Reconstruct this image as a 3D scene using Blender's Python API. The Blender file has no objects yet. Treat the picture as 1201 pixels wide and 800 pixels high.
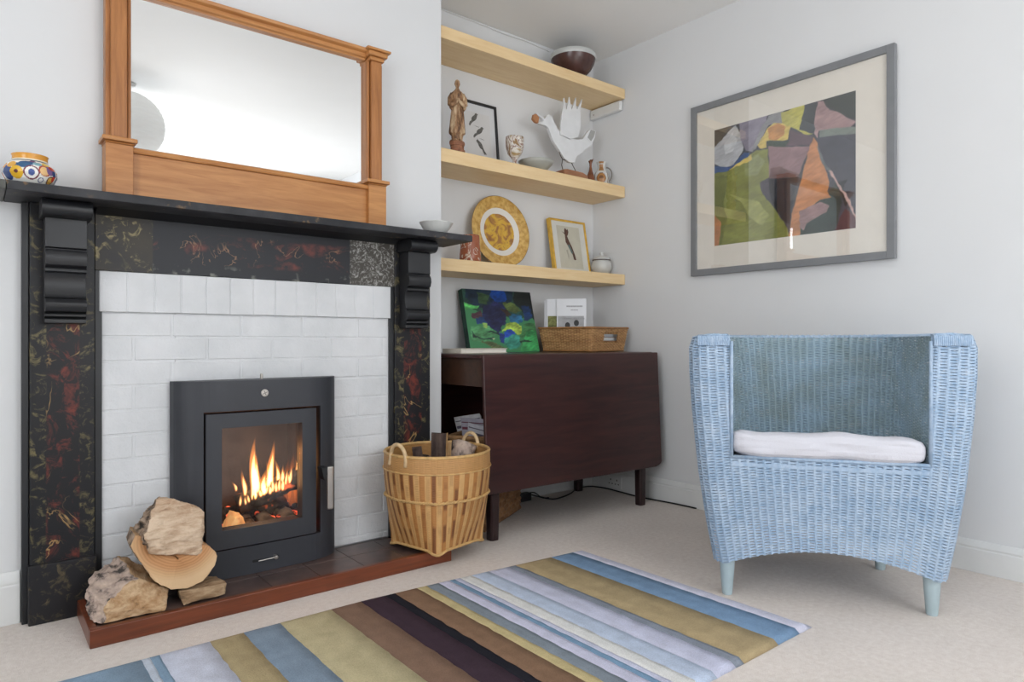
import bpy, bmesh, math, random
import numpy as np
from mathutils import Vector, Matrix, noise
random.seed(7)
scene = bpy.context.scene
COL = scene.collection
PI = math.pi

# ------------------------------------------------------------------ colours / materials
def lin(c):
    out = []
    for v in c[:3]:
        v = v / 255.0
        out.append(v / 12.92 if v <= 0.04045 else ((v + 0.055) / 1.055) ** 2.4)
    return (out[0], out[1], out[2], 1.0)

class NT:
    def __init__(self, name):
        self.m = bpy.data.materials.new(name); self.m.use_nodes = True
        self.t = self.m.node_tree; self.n = self.t.nodes; self.l = self.t.links
        self.b = self.n['Principled BSDF']; self.out = self.n['Material Output']
        self.tc = self.n.new('ShaderNodeTexCoord')
        self.co = self.tc.outputs['Object']
    def new(self, t, **k):
        n = self.n.new(t)
        for a, v in k.items(): setattr(n, a, v)
        return n
    def link(self, a, b): self.l.new(a, b)
    def mapping(self, scale=(1, 1, 1), rot=(0, 0, 0), loc=(0, 0, 0)):
        n = self.new('ShaderNodeMapping'); n.inputs['Scale'].default_value = scale
        n.inputs['Rotation'].default_value = rot; n.inputs['Location'].default_value = loc
        self.link(self.co, n.inputs['Vector']); return n.outputs[0]
    def noise(self, scale, detail=3, vec=None, rough=.5, dist=0):
        n = self.new('ShaderNodeTexNoise'); n.inputs['Scale'].default_value = scale
        n.inputs['Detail'].default_value = detail; n.inputs['Roughness'].default_value = rough
        n.inputs['Distortion'].default_value = dist
        self.link(vec if vec is not None else self.co, n.inputs['Vector']); return n.outputs['Fac']
    def ramp(self, fac, stops, interp='LINEAR'):
        n = self.new('ShaderNodeValToRGB'); cr = n.color_ramp; cr.interpolation = interp
        while len(cr.elements) < len(stops): cr.elements.new(0.5)
        for e, (p, c) in zip(cr.elements, stops):
            e.position = p; e.color = c if len(c) == 4 else lin(c)
        self.link(fac, n.inputs[0]); return n.outputs[0]
    def gray(self, fac, lo, hi):
        return self.ramp(fac, [(lo, (0, 0, 0, 1)), (hi, (1, 1, 1, 1))])
    def mix(self, f, a, b, mode='MIX'):
        n = self.new('ShaderNodeMix', data_type='RGBA', blend_type=mode)
        for s, v in ((n.inputs[0], f), (n.inputs[6], a), (n.inputs[7], b)):
            if isinstance(v, (int, float)): s.default_value = v
            elif isinstance(v, tuple): s.default_value = v if len(v) == 4 else lin(v)
            else: self.link(v, s)
        return n.outputs[2]
    def math(self, op, a, b=0.0):
        n = self.new('ShaderNodeMath', operation=op)
        for s, v in ((n.inputs[0], a), (n.inputs[1], b)):
            if isinstance(v, (int, float)): s.default_value = v
            else: self.link(v, s)
        return n.outputs[0]
    def color(self, c):
        if isinstance(c, tuple): self.b.inputs['Base Color'].default_value = c if len(c) == 4 else lin(c)
        else: self.link(c, self.b.inputs['Base Color'])
    def bump(self, h, strength=.3, dist=.002):
        n = self.new('ShaderNodeBump'); n.inputs['Strength'].default_value = strength
        n.inputs['Distance'].default_value = dist
        self.link(h, n.inputs['Height']); self.link(n.outputs[0], self.b.inputs['Normal'])
    def set(self, rough=.5, metal=0, spec=None):
        self.b.inputs['Roughness'].default_value = rough; self.b.inputs['Metallic'].default_value = metal
        if spec is not None: self.b.inputs['Specular IOR Level'].default_value = spec
        return self.m

def plain(name, rgb, rough=.5, metal=0, var=0.06, nscale=18, bump=0, bscale=120, bdist=.001, spec=None):
    t = NT(name); c = lin(rgb)
    dark = tuple(max(0, v * (1 - var)) for v in c[:3]) + (1,); lite = tuple(min(1, v * (1 + var)) for v in c[:3]) + (1,)
    t.color(t.ramp(t.noise(nscale, 4), [(.3, dark), (.7, lite)]))
    if bump: t.bump(t.noise(bscale, 4), bump, bdist)
    return t.set(rough, metal, spec)

def wood(name, a, b, axis='X', scale=6, stretch=12, rough=.45, bump=.08, knots=False):
    t = NT(name)
    s = [stretch, stretch, stretch]; s['XYZ'.index(axis)] = 1.0
    v = t.mapping(tuple(x * 1.0 for x in s))
    n1 = t.noise(scale, 5, v, .6, .6); n2 = t.noise(scale * .35, 3, None)
    f = t.math('ADD', t.math('MULTIPLY', n1, .75), t.math('MULTIPLY', n2, .3))
    t.color(t.ramp(f, [(.32, b), (.66, a)]))
    t.bump(n1, bump, .001); return t.set(rough)

def vcol(name, rough=.5, bump=0, bscale=200, metal=0, var=0.0):
    t = NT(name); a = t.new('ShaderNodeAttribute'); a.attribute_name = 'Col'
    c = a.outputs['Color']
    if var:
        c = t.mix(1.0, c, t.ramp(t.noise(60, 4), [(.3, (1 - var,) * 3 + (1,)), (.7, (1, 1, 1, 1))]), 'MULTIPLY')
    t.link(c, t.b.inputs['Base Color'])
    if bump: t.bump(t.noise(bscale, 4), bump, .001)
    return t.set(rough, metal)

M = {}
# walls etc
def wallmat(name, rgb):
    t = NT(name); c = lin(rgb)
    t.color(t.ramp(t.noise(2.2, 3), [(.3, tuple(v * .97 for v in c[:3]) + (1,)), (.7, c)]))
    t.bump(t.math('ADD', t.noise(7, 4), t.math('MULTIPLY', t.noise(160, 3), .12)), .22, .004); return t.set(.75, 0, .3)
M['wall'] = wallmat('wall_paint', (226, 227, 228))
M['ceil'] = wallmat('ceiling_paint', (244, 244, 243))
M['gloss'] = plain('skirting_gloss_paint', (226, 227, 226), .35, var=.02, bump=.15, bscale=30)
t = NT('carpet_wool')
n1 = t.noise(420, 3); n2 = t.noise(60, 4); n3 = t.noise(3, 3)
c = t.ramp(t.math('ADD', t.math('MULTIPLY', n1, .6), t.math('MULTIPLY', n2, .4)), [(.3, (220, 208, 199)), (.7, (246, 238, 231))])
c = t.mix(1.0, c, t.ramp(n3, [(.3, (.93, .93, .93, 1)), (.7, (1, 1, 1, 1))]), 'MULTIPLY')
t.color(c); t.bump(t.math('ADD', n1, n2), .5, .005); M['carpet'] = t.set(.95, 0, .1)
t = NT('painted_brick'); c = t.ramp(t.noise(9, 4), [(.3, (212, 214, 216)), (.7, (225, 226, 228))]); t.color(c)
t.bump(t.math('ADD', t.noise(26, 5, None, .6), t.math('MULTIPLY', t.noise(150, 3), .25)), .55, .006); M['brick'] = t.set(.55, 0, .4)
M['mortar'] = plain('painted_mortar', (206, 208, 210), .6, bump=.5, bscale=60, bdist=.003)
M['black'] = plain('black_slate_paint', (30, 31, 34), .40, var=.25, nscale=6, bump=.2, bscale=25, bdist=.002)
t = NT('worn_black_slate'); c = t.ramp(t.noise(14, 5), [(.35, (40, 41, 45)), (.65, (62, 62, 65))]); c = t.mix(t.math('MULTIPLY', t.gray(t.noise(42, 5), .60, .70), t.gray(t.noise(6, 2), .45, .6)), c, (128, 104, 76)); t.color(c); t.bump(t.noise(40, 4), .35, .002); M['shelfblack'] = t.set(.55, 0, .3)

def marble(name, base, edge, mid, vein, cx, half, along='Z', z0=0, z1=1):
    """painted slate: olive mottled margins, reddish veined band in the middle; cx/half give the band across."""
    t = NT(name); sx = t.new('ShaderNodeSeparateXYZ'); t.link(t.co, sx.inputs[0])
    q = sx.outputs['X' if along == 'Z' else 'Z']
    d = t.math('ABSOLUTE', t.math('SUBTRACT', q, cx))
    inband = t.gray(t.math('SUBTRACT', half, d), -.003, .003)
    fleck = t.gray(t.noise(30, 6, None, .68, .8), .53, .68)
    marg = t.mix(fleck, base, edge)
    r1 = t.gray(t.noise(15, 6, t.mapping((1.5, 1.3, 1), (0, .5, 0)), .7, .9), .50, .66)
    band = t.mix(r1, base, mid)
    v = t.noise(6.5, 4, t.mapping((1, 1, .8), (.3, .7, .2)), .55, 1.0)
    vm = t.gray(t.math('SUBTRACT', .012, t.math('ABSOLUTE', t.math('SUBTRACT', v, .5))), 0, .010)
    vm = t.math('MULTIPLY', vm, t.gray(t.noise(9, 2), .45, .6))
    band = t.mix(t.math('MULTIPLY', vm, .7), band, vein)
    t.color(t.mix(inband, marg, band)); t.bump(t.noise(30, 4), .15, .001)
    return t.set(.42, 0, .35)

M['pine'] = wood('waxed_pine', (200, 142, 84), (164, 103, 52), 'X', 5, 10, .38)
M['pinev'] = wood('waxed_pine_upright', (184, 124, 72), (142, 88, 46), 'Z', 5, 14, .36)
M['birch'] = wood('birch_veneer', (238, 210, 164), (224, 190, 138), 'X', 5, 9, .5, .03)
M['mahog'] = wood('dark_mahogany', (74, 42, 38), (44, 25, 26), 'X', 3, 9, .3, .04)
M['mahogleg'] = wood('dark_mahogany_upright', (54, 33, 33), (34, 22, 24), 'Z', 3, 9, .3, .04)
M['apron'] = wood('worn_brown_mahogany', (80, 52, 36), (52, 33, 24), 'X', 4, 9, .35, .04)
M['hearthwood'] = wood('red_varnished_hardwood', (128, 66, 40), (84, 42, 24), 'X', 4, 14, .28, .06)
t = NT('dark_hearth_tile'); t.color(t.ramp(t.noise(12, 5), [(.35, (72, 58, 56)), (.65, (104, 84, 78))])); t.bump(t.noise(20, 4), .3, .002); M['tile'] = t.set(.3)
M['stove'] = plain('stove_grey_steel', (52, 54, 60), .48, 0.0, var=.08, nscale=5, bump=.08, bscale=300)
M['stovedark'] = plain('stove_dark_steel', (30, 31, 34), .6, .2)  # darker steel of the handle bracket and air slot
M['steel'] = plain('brushed_stainless', (186, 180, 174), .32, .9, bump=.1, bscale=400)
M['firebrick'] = plain('fire_brick', (84, 72, 64), .85, var=.35, nscale=12, bump=.5, bscale=30, bdist=.004)

def glassy(name, rough=.02, fac=.12, tint=(255, 255, 255)):
    t = NT(name); tr = t.new('ShaderNodeBsdfTransparent'); tr.inputs[0].default_value = lin(tint)
    gl = t.new('ShaderNodeBsdfGlossy'); gl.inputs['Roughness'].default_value = rough
    mx = t.new('ShaderNodeMixShader'); mx.inputs[0].default_value = fac
    t.link(tr.outputs[0], mx.inputs[1]); t.link(gl.outputs[0], mx.inputs[2]); t.link(mx.outputs[0], t.out.inputs[0])
    return t.m
M['pane'] = glassy('stove_door_glass', .12, .045)
M['picglass'] = glassy('picture_glass', .01, .085)
t = NT('mirror_silver'); t.color((.93, .94, .94, 1)); M['mirror'] = t.set(.0, 1.0)

def flame(name, rgb, dens):
    t = NT(name); t.n.remove(t.b)
    e = t.new('ShaderNodeEmission'); e.inputs[0].default_value = rgb; e.inputs[1].default_value = dens
    t.link(e.outputs[0], t.out.inputs['Volume']); return t.m
M['flameo'] = flame('flame_orange_gas', (1.0, .30, .05, 1), 70)
M['flamey'] = flame('flame_yellow_gas', (1.0, .66, .26, 1), 300)
t = NT('charred_log'); t.color(t.ramp(t.noise(25, 5), [(.4, (38, 32, 30)), (.7, (92, 82, 74))]))
t.bump(t.noise(60, 5), .9, .006)
g = t.gray(t.noise(16, 4), .62, .72); t.b.inputs['Emission Color'].default_value = (1, .16, .04, 1)
t.link(t.math('MULTIPLY', g, 1.2), t.b.inputs['Emission Strength']); M['char'] = t.set(.9)
t = NT('glowing_embers'); t.color((60, 48, 42)); t.bump(t.noise(80, 4), .8, .005)
g = t.gray(t.noise(22, 3), .52, .68); t.b.inputs['Emission Color'].default_value = (1, .11, .04, 1)
t.link(t.math('MULTIPLY', g, 3.0), t.b.inputs['Emission Strength']); M['ember'] = t.set(.9)
t = NT('grey_ash_wood'); t.color(t.ramp(t.noise(18, 4), [(.35, (70, 58, 48)), (.65, (176, 150, 122))])); t.bump(t.noise(60, 4), .6, .004)
M['ash'] = t.set(.9)

# ------------------------------------------------------------------ object helpers
OFF = {}
def woff(o): return OFF.get(o.name, Vector((0, 0, 0)))
def emit(name, verts, faces, mats, parent=None, local=False, smooth=False, midx=None, bevel=0, seg=2, sub=0, cols=None):
    me = bpy.data.meshes.new(name)
    off = woff(parent) if (parent is not None and not local) else Vector((0, 0, 0))
    if isinstance(verts, np.ndarray):
        v = verts.astype(float) - np.array(off)[None]
        me.vertices.add(len(v)); me.vertices.foreach_set('co', v.ravel())
        f = np.asarray(faces, dtype=np.int32); k = f.shape[1]
        me.loops.add(f.size); me.loops.foreach_set('vertex_index', f.ravel())
        me.polygons.add(len(f)); me.polygons.foreach_set('loop_start', np.arange(len(f), dtype=np.int32) * k)
        me.update(calc_edges=True)
    else:
        me.from_pydata([tuple(Vector(v) - off) for v in verts], [], faces); me.update()
    if not isinstance(mats, (list, tuple)): mats = [mats]
    for m in mats: me.materials.append(m)
    if midx is not None: me.polygons.foreach_set('material_index', np.asarray(midx, dtype=np.int32))
    if smooth: me.polygons.foreach_set('use_smooth', np.ones(len(me.polygons), dtype=bool))
    if cols is not None:
        ca = me.color_attributes.new('Col', 'FLOAT_COLOR', 'POINT')
        c = np.ones((len(me.vertices), 4)); c[:, :3] = cols; ca.data.foreach_set('color', c.ravel())
    me.validate(); me.update()
    o = bpy.data.objects.new(name, me); COL.objects.link(o)
    if parent is not None: o.parent = parent
    OFF[o.name] = off
    if bevel:
        b = o.modifiers.new('bevel', 'BEVEL'); b.width = bevel; b.segments = seg; b.limit_method = 'ANGLE'; b.angle_limit = .6
        me.polygons.foreach_set('use_smooth', np.ones(len(me.polygons), dtype=bool))
        w = o.modifiers.new('wn', 'WEIGHTED_NORMAL'); w.keep_sharp = False
    if sub:
        s = o.modifiers.new('sub', 'SUBSURF'); s.levels = sub; s.render_levels = sub
    return o
def tag(o, label, cat, group=None, kind=None):
    if label: o['label'] = label
    if cat: o['category'] = cat
    if group: o['group'] = group
    if kind: o['kind'] = kind
    return o
def empty(name, loc, label, cat, group=None, rz=0):
    o = bpy.data.objects.new(name, None); COL.objects.link(o); o.location = loc; o.rotation_euler = (0, 0, rz)
    o.empty_display_size = .05; OFF[o.name] = Vector(loc); return tag(o, label, cat, group)
def struct(o): o['kind'] = 'structure'; return o

class MB:
    def __init__(s): s.v = []; s.f = []; s.m = []
    def add(s, v, f, mi=0):
        n = len(s.v); s.v += [tuple(p) for p in v]; s.f += [tuple(i + n for i in q) for q in f]; s.m += [mi] * len(f); return s
    def box(s, x0, x1, y0, y1, z0, z1, mi=0, T=None):
        v = [(x, y, z) for z in (z0, z1) for (x, y) in ((x0, y0), (x1, y0), (x1, y1), (x0, y1))]
        if T is not None: v = [T @ Vector(p) for p in v]
        return s.add(v, [(3, 2, 1, 0), (4, 5, 6, 7), (0, 1, 5, 4), (1, 2, 6, 5), (2, 3, 7, 6), (3, 0, 4, 7)], mi)
    def prism(s, poly, d, mi=0, mi_side=None):
        """closed polygon (3-D points) pushed along the vector d"""
        n = len(poly); d = Vector(d); v = [Vector(p) for p in poly]; v += [p + d for p in v]
        s.add(v, [tuple(range(n - 1, -1, -1)), tuple(range(n, 2 * n))], mi)
        k = len(s.v) - 2 * n
        for i in range(n):
            j = (i + 1) % n; s.f.append((k + i, k + j, k + n + j, k + n + i)); s.m.append(mi if mi_side is None else mi_side)
        return s
    def tube(s, pts, r, seg=10, mi=0, caps=True):
        pts = [Vector(p) for p in pts]; rs = r if isinstance(r, (list, tuple)) else [r] * len(pts); rings = []
        up = Vector((0, 0, 1)); prev = None
        for i, p in enumerate(pts):
            d = (pts[min(i + 1, len(pts) - 1)] - pts[max(i - 1, 0)]).normalized()
            if prev is None:
                a = d.cross(up);
                if a.length < .1: a = d.cross(Vector((1, 0, 0)))
            else: a = prev - d * prev.dot(d)
            a.normalize(); prev = a; b = d.cross(a)
            rings.append([p + (a * math.cos(2 * PI * k / seg) + b * math.sin(2 * PI * k / seg)) * rs[i] for k in range(seg)])
        v = [q for R in rings for q in R]; f = []
        for i in range(len(pts) - 1):
            for k in range(seg):
                k2 = (k + 1) % seg; f.append((i * seg + k, i * seg + k2, (i + 1) * seg + k2, (i + 1) * seg + k))
        if caps: f += [tuple(range(seg - 1, -1, -1)), tuple((len(pts) - 1) * seg + k for k in range(seg))]
        return s.add(v, f, mi)
    def lathe(s, prof, c, seg=48, mi=0, sx=1, sy=1):
        """prof: (r, z) list from bottom to top about the vertical axis through c"""
        v = []; f = []
        for r, z in prof:
            for k in range(seg):
                a = 2 * PI * k / seg; v.append((c[0] + r * math.cos(a) * sx, c[1] + r * math.sin(a) * sy, c[2] + z))
        for i in range(len(prof) - 1):
            for k in range(seg):
                k2 = (k + 1) % seg; f.append((i * seg + k, i * seg + k2, (i + 1) * seg + k2, (i + 1) * seg + k))
        if prof[0][0] > 1e-5: f.append(tuple(range(seg - 1, -1, -1)))
        if prof[-1][0] > 1e-5: f.append(tuple((len(prof) - 1) * seg + k for k in range(seg)))
        return s.add(v, f, mi)
    def ball(s, c, r, seg=16, rings=10, mi=0):
        prof = [(max(1e-6, math.sin(PI * i / rings)), -math.cos(PI * i / rings)) for i in range(rings + 1)]
        v = []; f = []; rx, ry, rz = (r if isinstance(r, (tuple, list)) else (r, r, r))
        for a, z in prof:
            for k in range(seg):
                t = 2 * PI * k / seg; v.append((c[0] + rx * a * math.cos(t), c[1] + ry * a * math.sin(t), c[2] + rz * z))
        for i in range(rings):
            for k in range(seg):
                k2 = (k + 1) % seg; f.append((i * seg + k, i * seg + k2, (i + 1) * seg + k2, (i + 1) * seg + k))
        return s.add(v, f, mi)
    def xf(s, T): s.v = [tuple(T @ Vector(p)) for p in s.v]; return s
    def build(s, name, mats, parent=None, **k): return emit(name, s.v, s.f, mats, parent, midx=s.m, **k)

# ------------------------------------------------------------------ camera
CAMZ = .82; YAW = math.radians(38.83)
cam = bpy.data.cameras.new('camera'); co = bpy.data.objects.new('camera', cam); COL.objects.link(co)
co.location = (0, 0, CAMZ); co.rotation_euler = (PI / 2, 0, -YAW)
cam.sensor_fit = 'HORIZONTAL'; cam.sensor_width = 36; cam.lens = 786 / 1201 * 36; cam.clip_start = .02
scene.camera = co

# ------------------------------------------------------------------ room shell
CH = 2.40; XR = 2.757; YB = 2.69; YC = 2.43; XC = 1.565; XL = -1.7; YF = -1.6
def xr(y): return XR + (YB - y) * .014
mb = MB(); mb.box(XL - .2, XR + .3, YF - .2, YB + .2, -.08, 0); f = struct(mb.build('floor', M['carpet']))
mb = MB(); mb.box(XL - .2, XR + .3, YF - .2, YB + .2, CH, CH + .08); struct(mb.build('ceiling', M['ceil']))
# chimney breast: solid round the stove's opening
mb = MB(); hx0, hx1, hz1 = .515, 1.03, .66
mb.box(XL, hx0, YC, YB + .12, 0, CH); mb.box(hx1, XC, YC, YB + .12, 0, CH); mb.box(hx0, hx1, YC, YB + .12, hz1, CH); mb.box(hx0, hx1, YC, YB + .12, 0, .05)
struct(mb.build('wall_chimney', M['wall']))
mb = MB(); mb.box(XC - .02, XR + .3, YB, YB + .12, 0, CH); struct(mb.build('wall_alcove', M['wall']))
mb = MB(); mb.prism([(xr(YB + .1), YB + .1, 0), (xr(YF - .1), YF - .1, 0), (XR + .3, YF - .1, 0), (XR + .3, YB + .1, 0)], (0, 0, CH)); struct(mb.build('wall_right', M['wall']))
WY0, WY1, WZ0, WZ1 = -.80, .905, .75, 2.15        # left window
mb = MB(); mb.box(XL - .12, XL, YF - .1, WY0, 0, CH); mb.box(XL - .12, XL, WY1, YC, 0, CH); mb.box(XL - .12, XL, WY0, WY1, 0, WZ0); mb.box(XL - .12, XL, WY0, WY1, WZ1, CH)
struct(mb.build('wall_left', M['wall']))
BX0, BX1, BZ0, BZ1 = .55, 2.25, .85, 2.15          # window behind the camera
mb = MB(); mb.box(XL, BX0, YF - .12, YF, 0, CH); mb.box(BX1, XR + .3, YF - .12, YF, 0, CH); mb.box(BX0, BX1, YF - .12, YF, 0, BZ0); mb.box(BX0, BX1, YF - .12, YF, BZ1, CH)
struct(mb.build('wall_front', M['wall']))
def window(name, T, w, h):
    mb = MB(); b = .045
    mb.box(0, w, -.03, .03, 0, b, 0, T); mb.box(0, w, -.03, .03, h - b, h, 0, T)
    for x in (0, w / 2 - b / 2, w - b): mb.box(x, x + b, -.03, .03, 0, h, 0, T)
    mb.box(0, w, -.02, .02, h * .62, h * .62 + .03, 0, T)
    struct(mb.build(name, M['gloss'], bevel=.003))
window('window_1', Matrix.Translation((XL - .05, WY0, WZ0)) @ Matrix.Rotation(PI / 2, 4, 'Z'), WY1 - WY0, WZ1 - WZ0)
window('window_2', Matrix.Translation((BX0, YF - .05, BZ0)), BX1 - BX0, BZ1 - BZ0)
def skirt(name, a, b, h, th, n, mi=M['gloss']):
    """moulded board from a to b (floor points), n = direction into the room"""
    a = Vector((a[0], a[1], 0)); b = Vector((b[0], b[1], 0)); n = Vector((n[0], n[1], 0)).normalized()
    prof = [(0, 0), (th, 0), (th, h * .72), (th * .8, h * .76), (th * .9, h * .82), (th * .55, h * .93), (th * .3, h), (0, h)]
    P = [a + n * p + Vector((0, 0, z)) for p, z in prof]
    mb = MB(); mb.prism(P, b - a); return struct(mb.build(name, mi, bevel=.0015))
skirt('baseboard_right', (xr(YB), YB), (xr(YF), YF), .112, .016, (-1, 0))
skirt('baseboard_alcove', (XC, YB), (XR - .017, YB), .112, .016, (0, -1))
skirt('baseboard_chimney', (XL, YC), (.108, YC), .15, .016, (0, -1))
skirt('baseboard_left', (XL, YF), (XL, YC - .017), .15, .016, (1, 0))

# ------------------------------------------------------------------ brick infill (inside the surround)
HZ = .04
bx0_, bx1_ = .300, 1.298
mb = MB(); mb.box(.296, hx0, 2.3935, 2.429, HZ, .91, 0); mb.box(hx1, 1.304, 2.3935, 2.429, HZ, .91, 0); mb.box(hx0, hx1, 2.3935, 2.429, hz1, .91, 0); mb.box(bx0_, bx1_, 2.3835, 2.429, .910, 1.036, 0)
bx0, bx1 = .300, 1.290
def bricks(z0, z1, xs, y, holes=False):
    for a, b in zip(xs, xs[1:]):
        segs = [(a, b)]
        if holes: segs = [(a, min(b, hx0)), (max(a, hx1), b)]
        for p, q in segs:
            if q - p < .012: continue
            g = .0034 if holes or z1 < .95 else .0016; jy = random.uniform(-.0006, .0010); jz = random.uniform(-.0008, .0008)
            mb.box(p + g, q - g, y + jy, 2.41, z0 + g + jz, z1 - g + jz)
n = 13; xs = [bx0 + (bx1 + .008 - bx0) * i / n for i in range(n + 1)]
bricks(.909, 1.037, xs, 2.381)
z = .909; r = 0
while z > HZ + .01:
    z0 = max(HZ, z - .0765); xs = [bx0]; x = bx0 + (.205 if r % 2 == 0 else .095)
    while x < bx1: xs.append(x); x += .218
    xs.append(bx1); bricks(z0, z, xs, 2.391, z0 < hz1 - .02); z = z0; r += 1
o = mb.build('trim_1', [M['brick'], M['mortar']], bevel=.0024, seg=3); struct(o)

# ------------------------------------------------------------------ fire surround
root = empty('fire_surround', (.79, 2.40, 0), 'black painted slate fire surround with scrolled brackets and marbled red and gold panels', 'fireplace')
GOLD = (150, 136, 92); RED = (112, 50, 40); BASE = (27, 27, 30); VEIN = (196, 160, 104)
mp = marble('marbled_upright_left', BASE, (112, 102, 70), RED, VEIN, 0, 0.042)
t0 = .79
PIL = [(.128, .289), (1.313, 1.478)]
for (a, b) in PIL:
    cx = (a + b) / 2 - t0
    mm = marble('marbled_upright', BASE, (112, 102, 70), RED, VEIN, cx, .043)
    q = MB(); q.box(a, b, 2.378, 2.429, .17, 1.222); q.build('pilaster', mm, root, bevel=.002)
    q = MB(); q.box(a - .004, b + .003, 2.364, 2.428, 0, .172); q.build('plinth_block', marble('marbled_plinth', (33, 33, 36), (96, 84, 62), (70, 66, 66), (120, 110, 80), cx, .0), root, bevel=.003)
q = MB(); q.box(.110, .127, 2.392, 2.4295, 0, 1.222); q.build('edge_strip', M['black'], root, bevel=.0015)
for a, b in ((.2895, .3085), (1.292, 1.3125)):
    q = MB(); q.box(a, b, 2.384, 2.3975, HZ, 1.036); q.build('slip', M['black'], root, bevel=.0015)
# frieze: three marbled fields in one slab
t = NT('marbled_frieze'); sx = t.new('ShaderNodeSeparateXYZ'); t.link(t.co, sx.inputs[0]); X = sx.outputs['X']; Zc = sx.outputs['Z']
x1, x2 = .449 - t0, 1.12 - t0
right = t.gray(t.math('SUBTRACT', X, x2), 0, .002); left = t.gray(t.math('SUBTRACT', x1, X), 0, .002)
base = (34, 35, 40)
fl = t.gray(t.noise(30, 6, None, .6, 1.5), .56, .67)
sp = t.gray(t.noise(13, 3, None, .5, .5), .48, .58)
cl = t.mix(t.math('MULTIPLY', fl, sp), (42, 40, 40), (170, 154, 108))
lf = t.mix(t.gray(t.noise(6, 3), .4, .6), cl, t.mix(fl, (60, 54, 44), (150, 138, 98)))
fr = t.gray(t.noise(42, 6, None, .7, 1.8), .5, .62)
rt = t.mix(fr, (72, 68, 62), (166, 164, 160))
# central: reddish ovals with pale veins
w = t.new('ShaderNodeTexVoronoi'); w.feature = 'F1'; w.inputs['Scale'].default_value = 9.5; w.inputs['Randomness'].default_value = .8
t.link(t.mapping((.62, .2, 1.0)), w.inputs['Vector'])
d = t.math('ADD', w.outputs['Distance'], t.math('MULTIPLY', t.noise(22, 4), .22))
ring = t.gray(t.math('SUBTRACT', .11, t.math('ABSOLUTE', t.math('SUBTRACT', d, .40))), 0, .08)
zb = t.gray(t.math('SUBTRACT', .055, t.math('ABSOLUTE', t.math('SUBTRACT', Zc, 1.125))), 0, .012)
redm = t.math('MULTIPLY', t.math('MULTIPLY', t.math('MAXIMUM', ring, t.gray(t.noise(11, 5, t.mapping((.7, 1, 1.4)), .7, 1), .54, .66)), zb), t.gray(t.noise(40, 5), .34, .62))
ct = t.mix(t.math('MULTIPLY', redm, .85), base, (118, 60, 52))
v = t.noise(8, 4, None, .55, .9)
vm = t.math('MULTIPLY', t.gray(t.math('SUBTRACT', .010, t.math('ABSOLUTE', t.math('SUBTRACT', v, .5))), 0, .01), t.math('MULTIPLY', zb, t.gray(t.noise(7, 2), .46, .56)))
ct = t.mix(t.math('MULTIPLY', vm, .62), ct, (186, 140, 104))
low = t.math('MULTIPLY', t.gray(t.math('SUBTRACT', 1.075, Zc), 0, .02), t.gray(t.noise(26, 4), .55, .66))
ct = t.mix(t.math('MULTIPLY', low, .6), ct, (150, 150, 140))
c = t.mix(left, ct, lf); c = t.mix(right, c, rt); t.color(c); t.bump(t.noise(25, 4), .15, .001); t.set(.42, 0, .35)
q = MB(); q.box(.2895, 1.3125, 2.380, 2.429, 1.036, 1.222); q.build('frieze', t.m, root, bevel=.002)
q = MB(); q.prism([(.2895, 2.379, 1.205), (.2895, 2.33, 1.222), (.2895, 2.379, 1.222)], (1.023, 0, 0)); q.build('bed_moulding', M['black'], root)
q = MB(); q.box(.070, 1.577, 2.214, 2.4295, 1.222, 1.247); q.build('mantel_shelf', M['shelfblack'], root, bevel=.0025)
q = MB(); q.box(.012, .069, 2.216, 2.4295, 1.222, 1.247); q.build('shelf_end_piece', plain('worn_shelf_end', (82, 82, 78), .5, var=.3, nscale=12), root, bevel=.0025)
prof = [(2.376, 1.1715), (2.305, 1.1715),
        (2.305, 1.092), (2.3055, 1.088), (2.318, 1.086), (2.318, 1.082), (2.304, 1.080), (2.298, 1.070), (2.296, 1.055), (2.302, 1.038), (2.318, 1.030), (2.312, 1.028), (2.311, 1.020), (2.322, 1.016),
        (2.330, 1.000), (2.331, .980), (2.326, .955), (2.318, .946), (2.326, .944), (2.314, .941), (2.306, .930), (2.306, .918), (2.314, .905), (2.330, .901), (2.318, .898), (2.316, .891), (2.330, .887), (2.334, .885), (2.322, .883), (2.322, .872), (2.376, .870)]
scroll = [(2.376, 1.2215), (2.284, 1.2215), (2.272, 1.217), (2.264, 1.208), (2.261, 1.197), (2.264, 1.186), (2.272, 1.177), (2.284, 1.172), (2.376, 1.172)]
for (a, b) in PIL:
    c = (a + b) / 2 + (.002 if a < 1 else -.012)
    q = MB(); q.prism([(c - .0505, y, z) for y, z in prof], (.101, 0, 0))
    bk_ = q.build('bracket', M['black'], root, bevel=.0011)
    q = MB(); q.prism([(c - .061, y, z) for y, z in scroll], (.122, 0, 0)); q.build('scroll', M['black'], bk_, bevel=.002)

# ------------------------------------------------------------------ hearth
root = empty('hearth', (.82, 2.23, 0), 'low fireside hearth of dark tiles with a red brown timber edge', 'hearth')
q = MB(); HX0, HX1, HY = .242, 1.392, 2.088
q.box(HX0, HX1, HY, HY + .022, 0, .05); q.build('front_edging', M['hearthwood'], root, bevel=.003)
q = MB(); q.box(HX0, HX0 + .02, HY + .0225, 2.362, 0, .05); q.build('side_edging', M['hearthwood'], root, bevel=.003)
q = MB(); q.box(HX1 - .02, HX1, HY + .0225, 2.362, 0, .05); q.build('side_edging', M['hearthwood'], root, bevel=.003)
q = MB(); xs = [HX0 + .021 + (HX1 - HX0 - .042) * i / 7 for i in range(8)]
for a, b in zip(xs, xs[1:]): q.box(a + .001, b - .001, HY + .0235, 2.25, 0, .043); q.box(a + .001, b - .001, 2.252, 2.361, 0, .043)
q.box(.312, 1.288, 2.3615, 2.389, 0, .0385)
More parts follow.
